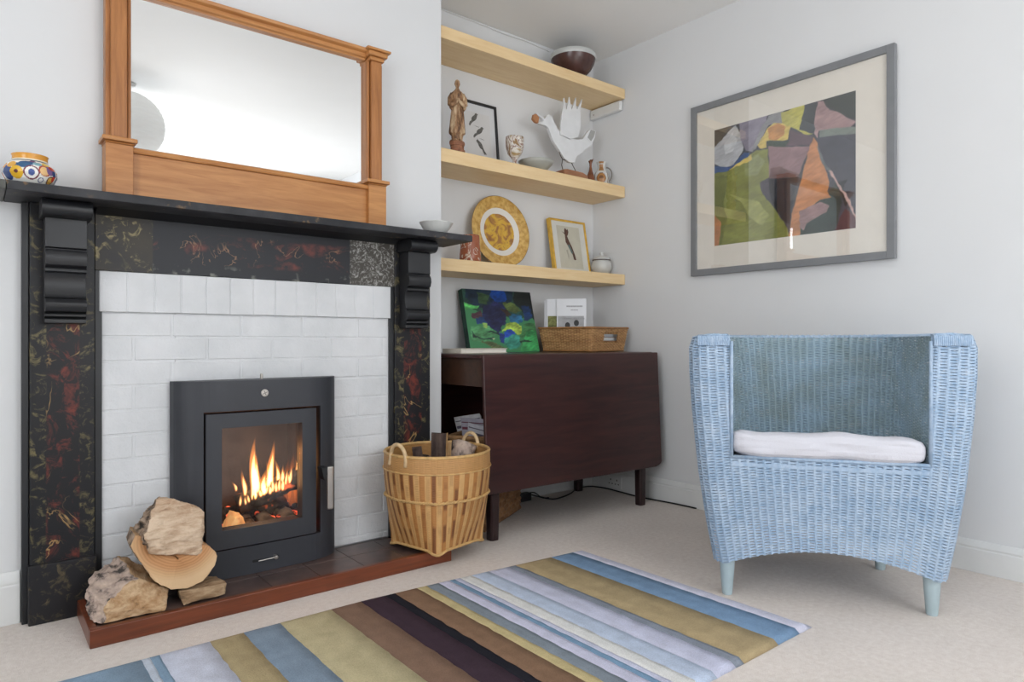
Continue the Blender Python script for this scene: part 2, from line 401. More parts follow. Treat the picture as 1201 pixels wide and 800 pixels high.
q.build('hearth_tiles', M['tile'], root, bevel=.0015)

# ------------------------------------------------------------------ stove
root = empty('wood_stove', (.772, 2.36, .04), 'dark grey inset wood burning stove with a lit fire behind its glass door', 'stove')
sx0, sx1, sz0, sz1 = .495, 1.052, .044, .690; scx = (sx0 + sx1) / 2; shw = (sx1 - sx0) / 2
def sy(x, z=.4):
    k = abs(x - scx) / shw; return 2.372 - .082 * max(0, 1 - k ** 5.5) ** .6 - .006 * (1 - k * k)
def sgrid(x0, x1, z0, z1, nx, dy, back, q, mi=0):
    xs = [x0 + (x1 - x0) * i / nx for i in range(nx + 1)]
    n0 = len(q.v); q.v += [(x, sy(x) + dy, z) for z in (z0, z1) for x in xs] + [(x, back, z) for z in (z0, z1) for x in xs]
    w = nx + 1
    def id(l, r, i): return n0 + l * 2 * w + r * w + i
    for i in range(nx):
        q.f += [(id(0, 0, i), id(0, 0, i + 1), id(0, 1, i + 1), id(0, 1, i)), (id(1, 0, i + 1), id(1, 0, i), id(1, 1, i), id(1, 1, i + 1)),
                (id(0, 1, i), id(0, 1, i + 1), id(1, 1, i + 1), id(1, 1, i)), (id(1, 0, i), id(1, 0, i + 1), id(0, 0, i + 1), id(0, 0, i))]; q.m += [mi] * 4
    q.f += [(id(0, 0, 0), id(0, 1, 0), id(1, 1, 0), id(1, 0, 0)), (id(0, 0, nx), id(1, 0, nx), id(1, 1, nx), id(0, 1, nx))]; q.m += [mi] * 2
q = MB(); ox0, ox1, oz0, oz1 = .577, .968, .137, .590
sgrid(sx0, ox0, sz0, sz1, 14, 0, 2.375, q); sgrid(ox1, sx1, sz0, sz1, 14, 0, 2.375, q)
sgrid(ox0, ox1, oz1, sz1, 22, 0, 2.375, q); sgrid(ox0, ox1, sz0, oz0, 22, 0, 2.375, q)
q.build('stove_surround', M['stove'], root)
q = MB(); dx0, dx1, dz0, dz1 = .583, .949, .142, .583; gx0, gx1, gz0, gz1 = .630, .897, .203, .536
dd = -.004
sgrid(dx0, gx0, dz0, dz1, 6, dd, 2.33, q); sgrid(gx1, dx1, dz0, dz1, 6, dd, 2.33, q); sgrid(gx0, gx1, gz1, dz1, 16, dd, 2.33, q); sgrid(gx0, gx1, dz0, gz0, 16, dd, 2.33, q)
door = q.build('stove_door', M['stove'], root)
q = MB(); sgrid(gx0 + .0005, gx1 - .0005, gz0 + .0005, gz1 - .0005, 16, .016, 2.312, q); q.build('glass_pane', M['pane'], door)
q = MB(); q.box(.971, .995, 2.238, 2.250, .226, .378); q.build('handle', M['steel'], door, bevel=.006, seg=4)
q = MB(); q.prism([(.951, 2.243, .376), (.972, 2.243, .376), (.972, 2.243, .352), (.964, 2.243, .330), (.959, 2.243, .338)], (0, .04, 0)); q.build('handle_bracket', M['stovedark'], door, bevel=.001)
q = MB(); q.lathe([(.0001, 0), (.0125, 0), (.0125, .004), (.0105, .005), (.0001, .005)], (0, 0, 0), 28)
for a in (0, PI / 2): q.box(-.009, .009, -.0012, .0012, .005, .0062, 1, Matrix.Rotation(a + .4, 4, 'Z'))
q.xf(Matrix.Translation((.767, 2.2835, .645)) @ Matrix.Rotation(PI / 2, 4, 'X')); q.build('badge', [M['steel'], plain('badge_grey', (120, 116, 112), .4, .8)], root)
q = MB(); q.lathe([(.005, 0), (.005, .014), (.0035, .018), (.0001, .019)], (.772, 2.33, .690), 14); q.build('lid_pin', M['steel'], root)
q = MB(); q.box(.728, .815, 2.282, 2.290, .080, .088, 0); sl = q.build('air_slot', M['stovedark'], root, bevel=.001)
q = MB(); q.lathe([(.0001, 0), (.007, 0), (.0075, .006), (.006, .013), (.0001, .014)], (0, 0, 0), 20).xf(Matrix.Translation((.803, 2.284, .086)) @ Matrix.Rotation(PI / 2, 4, 'X'))
q.tube([(.745, 2.276, .084), (.80, 2.276, .086)], .0018, 8); q.build('air_slider', M['steel'], root)
q = MB(); fx0, fx1, fy1, fz0, fz1 = .560, .985, 2.66, .12, .62; th = .012
q.box(fx0 - th, fx0, 2.335, fy1, fz0, fz1); q.box(fx1, fx1 + th, 2.335, fy1, fz0, fz1); q.box(fx0, fx1, fy1, fy1 + th, fz0, fz1); q.box(fx0, fx1, 2.335, fy1, fz0 - th, fz0); q.box(fx0, fx1, 2.335, fy1, fz1, fz1 + th)
q.build('firebox', M['firebrick'], root)

# ------------------------------------------------------------------ logs
def tri_noise(me_verts, s, amp): return [Vector(v) + noise.noise_vector(Vector(v) * s) * amp for v in me_verts]
def hull_log(name, pts, mats, barkfn, label, cat='log', group=None, amp=.006, cuts=3, rough=26, parent=None):
    bm = bmesh.new()
    for p in pts: bm.verts.new(p)
    bmesh.ops.convex_hull(bm, input=bm.verts)
    for v in [v for v in bm.verts if not v.link_faces]: bm.verts.remove(v)
    bmesh.ops.dissolve_limit(bm, angle_limit=.12, verts=bm.verts, edges=bm.edges)
    bmesh.ops.triangulate(bm, faces=bm.faces)
    bmesh.ops.recalc_face_normals(bm, faces=bm.faces)
    idx = {}
    lay = bm.faces.layers.int.new('bk')
    for f in bm.faces: f[lay] = 1 if barkfn(f.normal, f.calc_center_median()) else 0
    bmesh.ops.subdivide_edges(bm, edges=bm.edges, cuts=cuts, use_grid_fill=True)
    bmesh.ops.subdivide_edges(bm, edges=bm.edges, cuts=4, use_grid_fill=True)
    for v in bm.verts:
        p = v.co.copy(); isb = any(f[lay] for f in v.link_faces)
        a = amp * (1.6 if isb else .7)
        pa = Vector((p.x * rough * 1.2, p.y * rough * .5, p.z * rough * 4)); v.co = p + noise.noise_vector(p * rough) * a + noise.noise_vector(pa) * a * .5 + noise.noise_vector(p * rough * 4) * a * (.55 if isb else .3)
    zmin = min(v.co.z for v in bm.verts); base = min(p[2] for p in pts)
    for v in bm.verts: v.co.z += base - zmin
    vs = [v.co.copy() for v in bm.verts]; bm.verts.ensure_lookup_table()
    fs = [tuple(v.index for v in f.verts) for f in bm.faces]; mi = [f[lay] for f in bm.faces]
    bm.verts.index_update(); fs = [tuple(v.index for v in f.verts) for f in bm.faces]
    bm.free()
    o = emit(name, vs, fs, mats, parent, midx=mi, smooth=True)
    if label: tag(o, label, cat, group)
    return o
def logwood(name, a, b, dirscale=(30, 4, 30), rot=(0, 0, 0)):
    t = NT(name); n = t.noise(2.6, 5, t.mapping(dirscale, rot), .6, .4); n2 = t.noise(10, 4)
    t.color(t.ramp(t.math('ADD', t.math('MULTIPLY', n, .6), t.math('MULTIPLY', n2, .4)), [(.30, tuple(x * .62 for x in b)), (.42, b), (.60, a)]))
    t.bump(t.math('ADD', n, t.noise(60, 4)), 1.0, .006); return t.set(.85, 0, .2)
M['logA'] = logwood('split_log_wood', (214, 184, 148), (176, 138, 100), (14, 4, 30), (.3, .5, 0))
M['logC'] = logwood('pale_split_wood', (222, 198, 172), (186, 154, 126), (8, 20, 26))
M['logD'] = logwood('grey_split_wood', (190, 164, 132), (144, 116, 88), (6, 20, 30))
t = NT('log_bark'); t.color(t.ramp(t.noise(34, 5), [(.36, (58, 50, 44)), (.5, (150, 128, 108)), (.66, (188, 168, 150))])); t.bump(t.noise(50, 5), .9, .006); M['bark'] = t.set(.95)
t = NT('weathered_bark'); t.color(t.ramp(t.noise(26, 5, None, .6), [(.36, (70, 64, 60)), (.47, (178, 158, 146)), (.66, (206, 184, 166))])); t.bump(t.noise(44, 5), .9, .006); M['bark2'] = t.set(.95)
# end grain with growth rings
t = NT('log_end_rings'); m = t.mapping((1, 0, 1.15), (0, 0, 0), (-.478, 0, -.235 * 1.15))
vl = t.new('ShaderNodeVectorMath', operation='LENGTH'); t.link(m, vl.inputs[0])
rr = t.math('ADD', vl.outputs['Value'], t.math('MULTIPLY', t.noise(9, 3), .018))
ringn = t.math('SINE', t.math('MULTIPLY', rr, 760)); edge = t.gray(rr, .105, .15)
c = t.mix(t.math('MULTIPLY', t.math('ADD', ringn, 1), .28), (200, 148, 100), (166, 112, 70))
c = t.mix(edge, c, (222, 188, 146)); t.color(c); t.bump(t.noise(120, 4), .3, .002); M['rings'] = t.set(.8)

A = [(.243, 2.20, .118), (.248, 2.18, .070), (.261, 2.145, .050), (.280, 2.118, .048), (.279, 2.122, .090), (.368, 2.19, .133), (.337, 2.31, .170), (.357, 2.305, .160),
     (.449, 2.17, .085), (.428, 2.114, .048), (.389, 2.18, .116), (.29, 2.33, .048), (.47, 2.30, .048), (.47, 2.30, .10), (.27, 2.30, .13)]
hull_log('firewood_log', A, [M['logA'], M['bark2']], lambda n, c: n.x < -.13 or n.y > .5, 'split log with weathered grey bark lying at the left end of the hearth', group=None)
B = [(.363, .262), (.352, .235), (.378, .180), (.412, .122), (.452, .093), (.496, .086), (.541, .098), (.575, .134), (.584, .160), (.566, .192), (.538, .207), (.46, .225)]
# half round of trunk: end grain facing the room, bark round the rim
def half_round():
    cx, cz = .47, .18; P = [];
    n = 64; poly = B; pts = []
    for i in range(len(poly)):
        a = Vector((poly[i][0], poly[i][1])); b = Vector((poly[(i + 1) % len(poly)][0], poly[(i + 1) % len(poly)][1]))
        for k in range(6): pts.append(a.lerp(b, k / 6))
    N = len(pts); rings = []
    ys = [2.150, 2.150, 2.150, 2.150, 2.153, 2.175, 2.205, 2.24, 2.275, 2.275]; sc = [.02, .35, .7, .985, 1, 1, 1, .97, .93, .02]
    v = []; f = []; mi = []
    for j, (y, s) in enumerate(zip(ys, sc)):
        for i, p in enumerate(pts):
            q = Vector((cx + (p.x - cx) * s, y + (p.y - .09) * .18, cz + (p.y - cz) * s))
            if 4 <= j <= 8: q += noise.noise_vector(Vector((q.x * 60, q.y * 20, q.z * 60))) * .004
            v.append(q)
    for j in range(len(ys) - 1):
        for i in range(N):
            k = (i + 1) % N; f.append((j * N + i, j * N + k, (j + 1) * N + k, (j + 1) * N + i))
            top = pts[i].y > .185 and pts[i].x > .37
            mi.append(0 if j < 4 or j > 7 else (2 if top else 1))
    zm = min(p.z for p in v)
    o = emit('firewood_log', v, f, [M['rings'], M['bark'], M['logA']], midx=mi, smooth=False)
    return tag(o, 'half round log with growth rings facing the room, in the middle of the hearth pile', 'log')
half_round()
C = [(.380, 2.160, .250), (.392, 2.155, .206), (.541, 2.165, .172), (.538, 2.17, .250), (.554, 2.19, .296), (.541, 2.20, .309), (.472, 2.21, .345), (.432, 2.22, .350),
     (.41, 2.29, .24), (.54, 2.29, .225), (.54, 2.29, .30), (.45, 2.29, .34), (.375, 2.25, .27)]
hull_log('firewood_log', C, [M['logC'], M['bark']], lambda n, c: n.x < -.6, 'pale chunky split log balanced on top of the hearth pile', amp=.007, rough=34)
D = [(.479, 2.155, .048), (.480, 2.120, .048), (.600, 2.138, .048), (.606, 2.15, .075), (.601, 2.25, .072), (.475, 2.15, .080), (.49, 2.26, .048), (.60, 2.27, .048), (.50, 2.25, .088)]
hull_log('firewood_log', D, [M['logD'], M['bark']], lambda n, c: n.y > .6, 'small split log lying low under the right side of the ringed log', amp=.004)

# ------------------------------------------------------------------ fire
def rlog(name, a, b, r, mats, label, group='burning logs in the stove', seg=16, amp=.006):
    a = Vector(a); b = Vector(b); n = 14; d = (b - a).normalized(); u = d.cross(Vector((0, 0, 1))).normalized(); w = d.cross(u); v = []; f = []
    for i in range(n + 1):
        s = .35 if i in (0, n) else 1; p = a.lerp(b, min(max((i - 1) / (n - 2), 0), 1))
        for k in range(seg):
            t_ = 2 * PI * k / seg; q = p + (u * math.cos(t_) + w * math.sin(t_) * .85) * r * s; v.append(q + noise.noise_vector(q * 30) * amp)
    for i in range(n):
        for k in range(seg): k2 = (k + 1) % seg; f.append((i * seg + k, i * seg + k2, (i + 1) * seg + k2, (i + 1) * seg + k))
    f += [tuple(range(seg - 1, -1, -1)), tuple(n * seg + k for k in range(seg))]
    return tag(emit(name, v, f, mats, smooth=True), label, 'log', group)
rlog('burning_log', (.735, 2.47, .235), (.955, 2.42, .325), .042, M['char'], 'charred log burning across the top of the fire', seg=9, amp=.010)
rlog('burning_log', (.70, 2.52, .19), (.93, 2.54, .195), .038, M['char'], 'blackened log glowing at the back of the fire')
rlog('burning_log', (.755, 2.385, .165), (.765, 2.50, .175), .026, M['ash'], 'short ash covered log end left of the front row below the fire')
rlog('burning_log', (.835, 2.385, .163), (.825, 2.50, .175), .027, M['ash'], 'short ash covered log end in the middle of the front row below the fire')
rlog('burning_log', (.905, 2.385, .165), (.90, 2.50, .180), .028, M['ash'], 'short ash covered log end right of the front row below the fire')
t = NT('burning_pale_wood'); t.color(t.ramp(t.noise(24, 4), [(.4, (150, 90, 50)), (.6, (236, 190, 130))])); t.b.inputs['Emission Color'].default_value = (1, .45, .15, 1); t.b.inputs['Emission Strength'].default_value = .5; t.bump(t.noise(60, 3), .5, .004)
hull_log('burning_log', [(.675, 2.37, .165), (.725, 2.365, .163), (.735, 2.40, .20), (.715, 2.39, .232), (.69, 2.42, .235), (.67, 2.43, .18), (.73, 2.45, .17), (.70, 2.38, .215)], [t.set(.8)] * 2, lambda n, c: False, 'glowing pale piece of wood low at the left of the fire', group='burning logs in the stove')
q = MB()
for i in range(150):
    x = random.uniform(.60, .96); y = random.uniform(2.36, 2.60); z = .125 + random.random() * .05 + (.03 if y > 2.42 else 0); r = random.uniform(.008, .017)
    q.ball((x, y, z), (r, r * .9, r * .7), 7, 4)
o = q.build('ember_bed', M['ember'], smooth=False); tag(o, 'bed of glowing embers and ash under the burning logs', 'embers', kind='stuff')
def tongue(q, x, y, z, h, w, lean=0, seg=12, n=14, ph=0):
    v = []; f = []
    for i in range(n + 1):
        s = i / n; rad = w * (math.sin(PI * min(1, s * 1.02 + .12)) ** .9) * (1 - s) ** .45 + .0004
        cx = x + lean * s * s + math.sin(s * 7 + ph) * w * .45 * s; cy = y + math.cos(s * 6 + ph) * w * .4 * s
        for k in range(seg): a = 2 * PI * k / seg; v.append((cx + math.cos(a) * rad, cy + math.sin(a) * rad * .7, z + h * s))
    for i in range(n):
        for k in range(seg): k2 = (k + 1) % seg; f.append((i * seg + k, i * seg + k2, (i + 1) * seg + k2, (i + 1) * seg + k))
    f += [tuple(range(seg - 1, -1, -1)), tuple(n * seg + k for k in range(seg))]
    q.add(v, f)
FR = empty('flames', (.82, 2.42, .25), 'yellow and orange flames rising from the logs behind the stove glass', 'fire')
TG = [(.775, 2.42, .270, .245, .019, .004, 1), (.790, 2.43, .275, .170, .018, -.012, 2), (.838, 2.43, .285, .205, .016, .012, 3), (.828, 2.42, .275, .135, .014, -.012, 4), (.862, 2.42, .290, .125, .011, -.014, 5), (.872, 2.41, .30, .085, .010, .010, 6),
      (.745, 2.42, .275, .110, .011, -.016, 7), (.805, 2.41, .270, .110, .016, .01, 8), (.900, 2.40, .300, .085, .008, .004, 9), (.930, 2.41, .315, .085, .009, -.014, 10), (.945, 2.42, .315, .055, .008, .008, 11), (.715, 2.42, .295, .045, .007, -.02, 12)]
rf = random.Random(21)
for k in range(16):
    x = .725 + .165 * k / 15 + rf.uniform(-.005, .005); TG.append((x, 2.385 + rf.uniform(0, .02), .245 + .05 * (k / 15) + rf.uniform(-.008, .008), rf.uniform(.03, .075), rf.uniform(.006, .010), rf.uniform(-.015, .015), k * 1.3))
for i, (x, y, z, h, w, l, ph) in enumerate(TG):
    q = MB(); tongue(q, x, y, z, h, w, l, ph=ph); q.build('flame', M['flameo'], FR, smooth=True)
    q = MB(); tongue(q, x, y - .001, z + .004, h * .74, w * .6, l * .6, ph=ph); q.build('flame', M['flamey'], FR, smooth=True)
DO = flame('flame_deep_orange_gas', (1, .22, .03, 1), 16)
for x, y, z, h, w in ((.965, 2.50, .19, .22, .020), (.95, 2.52, .19, .24, .022), (.935, 2.53, .2, .2, .02)):
    q = MB(); tongue(q, x, y, z, h, w, 0, ph=h * 9); q.build('flame', DO, FR, smooth=True)

# ------------------------------------------------------------------ overmantel mirror
root = empty('overmantel_mirror', (.79, 2.39, 1.247), 'wide waxed pine framed mirror standing on the black mantel shelf', 'mirror')
z0 = 1.2475
q = MB(); q.box(.378, 1.188, 2.386, 2.390, 1.40, 1.915); q.build('mirror_glass', M['mirror'], root)
q = MB(); q.box(.335, 1.245, 2.3905, 2.412, z0, 1.93); q.build('back_board', M['pine'], root)
q = MB(); q.box(.385, 1.182, 2.358, 2.3855, z0, 1.402); q.build('base_board', M['pine'], root, bevel=.001)
q = MB(); q.prism([(.385, 2.3855, 1.402), (.385, 2.350, 1.402), (.385, 2.347, 1.408), (.385, 2.349, 1.417), (.385, 2.360, 1.422), (.385, 2.3855, 1.422)], (.797, 0, 0)); q.build('lower_rail', M['pine'], root, bevel=.001)
q = MB(); q.prism([(.385, 2.3855, 1.905), (.385, 2.372, 1.905), (.385, 2.370, 1.910), (.385, 2.360, 1.913), (.385, 2.360, 1.926), (.385, 2.346, 1.930), (.385, 2.343, 1.936), (.385, 2.343, 1.941), (.385, 2.3855, 1.941)], (.797, 0, 0)); q.build('top_rail', M['pine'], root, bevel=.0008)
for s, a, b in ((1, .312, .386), (-1, 1.180, 1.254)):
    q = MB(); q.box(a, b, 2.338, 2.412, z0, 1.42); q.prism([(a - .007, 2.412, z0), (a - .007, 2.330, z0), (a - .007, 2.330, z0 + .010), (a, 2.338, z0 + .020), (a, 2.412, z0 + .02)], (b - a + .014, 0, 0)); q.build('column_base', M['pine'], root, bevel=.0015)
    q = MB(); q.box(a - .002, b + .002, 2.335, 2.412, 1.4205, 1.426); q.box(a - .010, b + .010, 2.326, 2.412, 1.4265, 1.440); q.build('column_ledge', M['pine'], root, bevel=.003)
    q = MB(); c = (a + b) / 2
    q.box(c - .034, c + .034, 2.366, 2.412, 1.4405, 1.90); q.box(c - .022, c + .022, 2.346, 2.366, 1.4405, 1.90)
    q.box(c - .034 if s < 0 else c + .024, c - .024 if s < 0 else c + .034, 2.358, 2.366, 1.4405, 1.90)
    q.build('column', M['pinev'], root, bevel=.003)
    q = MB(); q.box(c - .030, c + .030, 2.340, 2.412, 1.9005, 1.915); q.box(c - .040, c + .040, 2.330, 2.412, 1.9155, 1.933); q.box(c - .050, c + .050, 2.320, 2.412, 1.9335, 1.943); q.build('column_cap', M['pine'], root, bevel=.003)

# ------------------------------------------------------------------ alcove shelves
SH = [(2.132, 2.186, 'topmost pale wood floating shelf, just under the ceiling'), (1.597, 1.657, 'middle pale wood floating shelf, holding the white bird'), (1.125, 1.180, 'lowest pale wood floating shelf, holding the round yellow plate')]
for a, b, lb in SH:
    q = MB(); q.box(XC + .006, XR - .002, 2.446, YB - .001, a, b); o = q.build('floating_shelf', M['birch'], bevel=.002); tag(o, lb, 'shelf', 'alcove shelves')
    if a < 1.2:
        o2 = MB().box(XC + .006, XC + .030, 2.4452, 2.4458, a + .002, b - .002).build('end_facing', M['birch'], None); o2.parent = o
q = MB(); q.box(XR - .028, XR - .0005, 2.46, YB - .002, 2.072, 2.126); o = q.build('shelf_batten', M['gloss'], bevel=.008, seg=4); tag(o, 'white painted wooden batten under the right end of the topmost shelf', 'batten')
q2 = MB(); q2.lathe([(.0001, 0), (.004, 0), (.004, .002), (.0001, .0025)], (0, 0, 0), 12).xf(Matrix.Translation((XR - .0285, 2.655, 2.094)) @ Matrix.Rotation(-PI / 2, 4, 'Y')); q2.build('screw', M['steel'], o)

# ------------------------------------------------------------------ dropleaf table
root = empty('drop_leaf_table', (2.14, 2.42, 0), 'dark mahogany drop leaf table with its front leaf hanging down', 'table')
TX0, TX1, TZ = 1.600, 2.692, .765
q = MB(); q.box(TX0, TX1 - .02, 2.190, 2.668, TZ - .018, TZ); q.build('tabletop', M['mahog'], root, bevel=.005, seg=3)
lf = [];
pts = [(TX0, TZ - .003), (TX0, .205)]; 
# leaf outline with clipped rounded lower right corner
ol = [(TX0, TZ - .002)] + [(TX0 + .0, .215), (TX0 + .004, .206), (TX0 + .012, .203)] + [(TX1 - .05, .197)] + [(TX1 - .05 + .05 * math.sin(a), .222 - .025 * math.cos(a)) for a in [PI / 2 * i / 6 for i in range(7)]] + [(TX1, TZ - .002)]
q = MB(); q.prism([(x, 2.172 - (TZ - z) * .05, z) for x, z in ol], (0, .016, 0)); q.build('drop_leaf', M['mahog'], root, bevel=.004, seg=3)
q = MB(); q.box(TX0, TX1 - .02, 2.670, 2.685, .205, TZ - .002); q.build('drop_leaf', M['mahog'], root, bevel=.003)
q = MB(); q.box(TX0 + .03, TX1 - .05, 2.190, 2.20, TZ - .13, TZ - .0185); q.build('apron', M['apron'], root, bevel=.002)
q = MB(); q.box(TX0 + .028, TX0 + .045, 2.2005, 2.640, TZ - .135, TZ - .0185); q.build('end_apron', M['apron'], root, bevel=.002)
q = MB(); q.box(TX1 - .07, TX1 - .053, 2.2005, 2.640, TZ - .135, TZ - .0185); q.build('end_apron', M['apron'], root, bevel=.002)
for x, y in ((1.672, 2.205), (2.606, 2.213), (2.588, 2.635), (1.672, 2.635)):
    q = MB(); w = .027
    v = []
    for z, k, ch in ((0, .78, .008), (.02, .82, .009), (TZ - .14, 1, .006), (TZ - .019, 1, .006)):
        ww = w * k; v += [(x + a, y + b, z) for a, b in ((-ww + ch, -ww), (ww - ch, -ww), (ww, -ww + ch), (ww, ww - ch), (ww - ch, ww), (-ww + ch, ww), (-ww, ww - ch), (-ww, -ww + ch))]
    f = [(7, 6, 5, 4, 3, 2, 1, 0), tuple(range(24, 32))] + [(j * 8 + i, j * 8 + (i + 1) % 8, (j + 1) * 8 + (i + 1) % 8, (j + 1) * 8 + i) for j in range(3) for i in range(8)]
    q.add(v, f); q.build('leg', M['mahogleg'], root, bevel=.002)

# ------------------------------------------------------------------ weave
def weave(name, fn, nrib, nrow, amp, mat, parent=None, gap=0.0, spr=4, srow=2, keep=None, colfn=None, closed=False, local=False, wide=False, flip=False, cane=False):
    U = np.linspace(0, nrib, nrib * spr + 1); V = np.linspace(0, nrow, nrow * srow + 1)
    P = fn(U / nrib, V / nrow)                       # (nv, nu, 3)
    du = np.gradient(P, axis=1); dv = np.gradient(P, axis=0)
    if closed: du[:, 0] = du[:, -1] = (P[:, 1] - P[:, -2]) / 2
    N = np.cross(du, dv); N /= np.maximum(np.linalg.norm(N, axis=2, keepdims=True), 1e-9)
    if flip: N = -N
    R = np.floor(V + 1e-6); fr = V - R; prof = np.sin(PI * fr)
    if cane:
        colm = np.abs(np.cos(PI * U))[None] ** .6; ph = V[:, None] + .4 * (np.floor(U + .5)[None] % 2)
        st = .5 + .5 * np.cos(2 * PI * ph); h = amp * colm * (.35 + .65 * st) - gap * (1 - colm)
    elif wide:
        h = amp * np.cos(PI * (U[None] + R[:, None])) * prof[:, None] * .6 + amp * .9 * (np.abs(np.cos(PI * U / 1.0))[None] > .35) - gap * (1 - prof)[:, None]
    else: h = amp * np.cos(PI * (U[None] + R[:, None])) * prof[:, None] - gap * (1 - prof)[:, None]
    Q = P + N * h[..., None]
    nv, nu = Q.shape[:2]
    idx = np.arange(nv * nu).reshape(nv, nu)
    if closed: idx[:, -1] = idx[:, 0]
    F = np.stack([idx[:-1, :-1], idx[:-1, 1:], idx[1:, 1:], idx[1:, :-1]], -1)
    if flip: F = F[..., ::-1]
    F = F.reshape(-1, 4)
    if keep is not None:
        ctr = (P[:-1, :-1] + P[1:, 1:]) / 2; F = F[keep(ctr.reshape(-1, 3))]
    if cane:
        Um = (U[:-1] + U[1:]) / 2; Vm = (V[:-1] + V[1:]) / 2
        open_ = (np.abs(np.cos(PI * Um))[None] > .40) & (np.cos(2 * PI * (Vm[:, None] + .4 * (np.floor(Um + .5)[None] % 2))) < -.9)
        F = np.stack([idx[:-1, :-1], idx[:-1, 1:], idx[1:, 1:], idx[1:, :-1]], -1)
        if flip: F = F[..., ::-1]
        F = F.reshape(-1, 4); ok = ~open_.ravel()
        if keep is not None: ok &= keep(((P[:-1, :-1] + P[1:, 1:]) / 2).reshape(-1, 3))
        F = F[ok]
    V3 = Q.reshape(-1, 3); cols = None
    if colfn is not None: cols = colfn(np.broadcast_to(U[None], (nv, nu)).ravel(), np.broadcast_to(V[:, None], (nv, nu)).ravel(), V3)
    used = np.zeros(len(V3), bool); used[F.ravel()] = True; remap = np.cumsum(used) - 1
    return emit(name, V3[used], remap[F], mat, parent, local=local, smooth=True, cols=None if cols is None else cols[used])

# ------------------------------------------------------------------ wicker tub chair
wv = (.56646, -.82409); bk = (.82409, .56646)
OX, OY = 2.078 - .035 * bk[0] - .012 * wv[0], 1.0045 - .035 * bk[1] - .012 * wv[1]
chair = empty('tub_chair', (OX, OY, 0), 'pale blue woven wicker tub armchair standing against the right hand wall', 'armchair', rz=math.atan2(wv[1], wv[0]))
def chz(z, tab): return np.interp(z, [a for a, b in tab], [b for a, b in tab])
AW = [(.08, .322), (.12, .332), (.25, .358), (.40, .382), (.6, .403), (.72, .411), (.80, .412), (.835, .400)]
DP = [(.08, .52), (.3, .565), (.6, .605), (.80, .62), (.835, .608)]
def rrect(a, D, rf, rb, n=40, front=True):
    """open path from front centre, left, round the back, right, to front centre (or the U alone)"""
    p = []
    if front: p.append((0, 0)); p += [(-a + rf - rf * math.sin(t_), rf - rf * math.cos(t_)) for t_ in np.linspace(0, PI / 2, 12)]
    else: p.append((-a, 0))
    p += [(-a + rb - rb * math.cos(t_), D - rb + rb * math.sin(t_)) for t_ in np.linspace(0, PI / 2, n)]
    q = [(-x, y) for x, y in p[::-1]]
    return np.array(p + q)
def resample(path, u):
    d = np.r_[0, np.cumsum(np.hypot(*np.diff(path, axis=0).T))]; d /= d[-1]
    return np.stack([np.interp(u, d, path[:, 0]), np.interp(u, d, path[:, 1])], -1)
ZT = .835
def outer(u, v):
    P = np.zeros((len(v), len(u), 3))
    base = resample(rrect(.33, .53, .05, .24), u)
    fx = np.clip(np.abs(base[:, 0]) / .30, 0, 1); fy = np.clip(np.abs(base[:, 1] - .25) / .2, 0, 1)
    isfront = base[:, 1] < .03
    zb = np.where(isfront, .168 - .060 * fx ** 2, .108 + .045 * (1 - fy ** 2))
    zb = np.where(base[:, 1] > .50, .13, zb)
    k = np.ones(5) / 5
    for j, s in enumerate(v):
        z = zb + (ZT - zb) * s
        zz = float(np.median(z)) if s > .5 else None
        zm = .13 + (ZT - .13) * s
        top = max(0, (zm - .81) / .025)
        pth = rrect(float(chz(zm, AW)), float(chz(zm, DP)), .05, .27)
        xy = resample(pth, u); P[j, :, :2] = xy; P[j, :, 2] = z
        if s > .965: P[j, :, 1] += np.where(xy[:, 1] < .02, .010 * ((s - .965) / .035) ** 2, 0)
    return P
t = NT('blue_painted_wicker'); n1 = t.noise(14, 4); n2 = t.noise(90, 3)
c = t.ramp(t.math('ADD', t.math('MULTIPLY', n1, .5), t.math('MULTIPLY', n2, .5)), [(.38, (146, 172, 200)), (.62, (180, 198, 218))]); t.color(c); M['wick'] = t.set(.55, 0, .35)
t = NT('greyer_blue_wicker'); t.color(t.ramp(t.noise(9, 4), [(.34, (138, 156, 160)), (.66, (150, 174, 190))])); M['wick2'] = t.set(.6, 0, .3)  # inner shell wicker, greyer and darker than the outer shell
AIN = .281
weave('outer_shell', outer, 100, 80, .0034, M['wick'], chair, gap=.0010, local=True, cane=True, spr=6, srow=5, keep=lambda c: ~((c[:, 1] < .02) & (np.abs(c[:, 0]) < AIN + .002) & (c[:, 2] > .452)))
def inner(u, v):
    P = np.zeros((len(v), len(u), 3))
    for j, s in enumerate(v):
        z = .36 + (ZT - .36) * s
        a = .276 + .014 * max(0, (z - .5) / .33) ** 2; D = .50 + .075 * (z - .42) / .41
        P[j, :, :2] = resample(rrect(a, D, 0, .235, front=False), u); P[j, :, 2] = z
    return P
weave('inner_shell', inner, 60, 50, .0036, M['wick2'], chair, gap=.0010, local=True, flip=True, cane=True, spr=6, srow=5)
q = MB(); q.tube([(-.285, .001, .452), (.285, .001, .452)], .0055, 10); q.tube([(-.285, .012, .449), (.285, .012, .449)], .007, 10); q.build('seat_edging', M['wick'], chair, local=True, smooth=True)
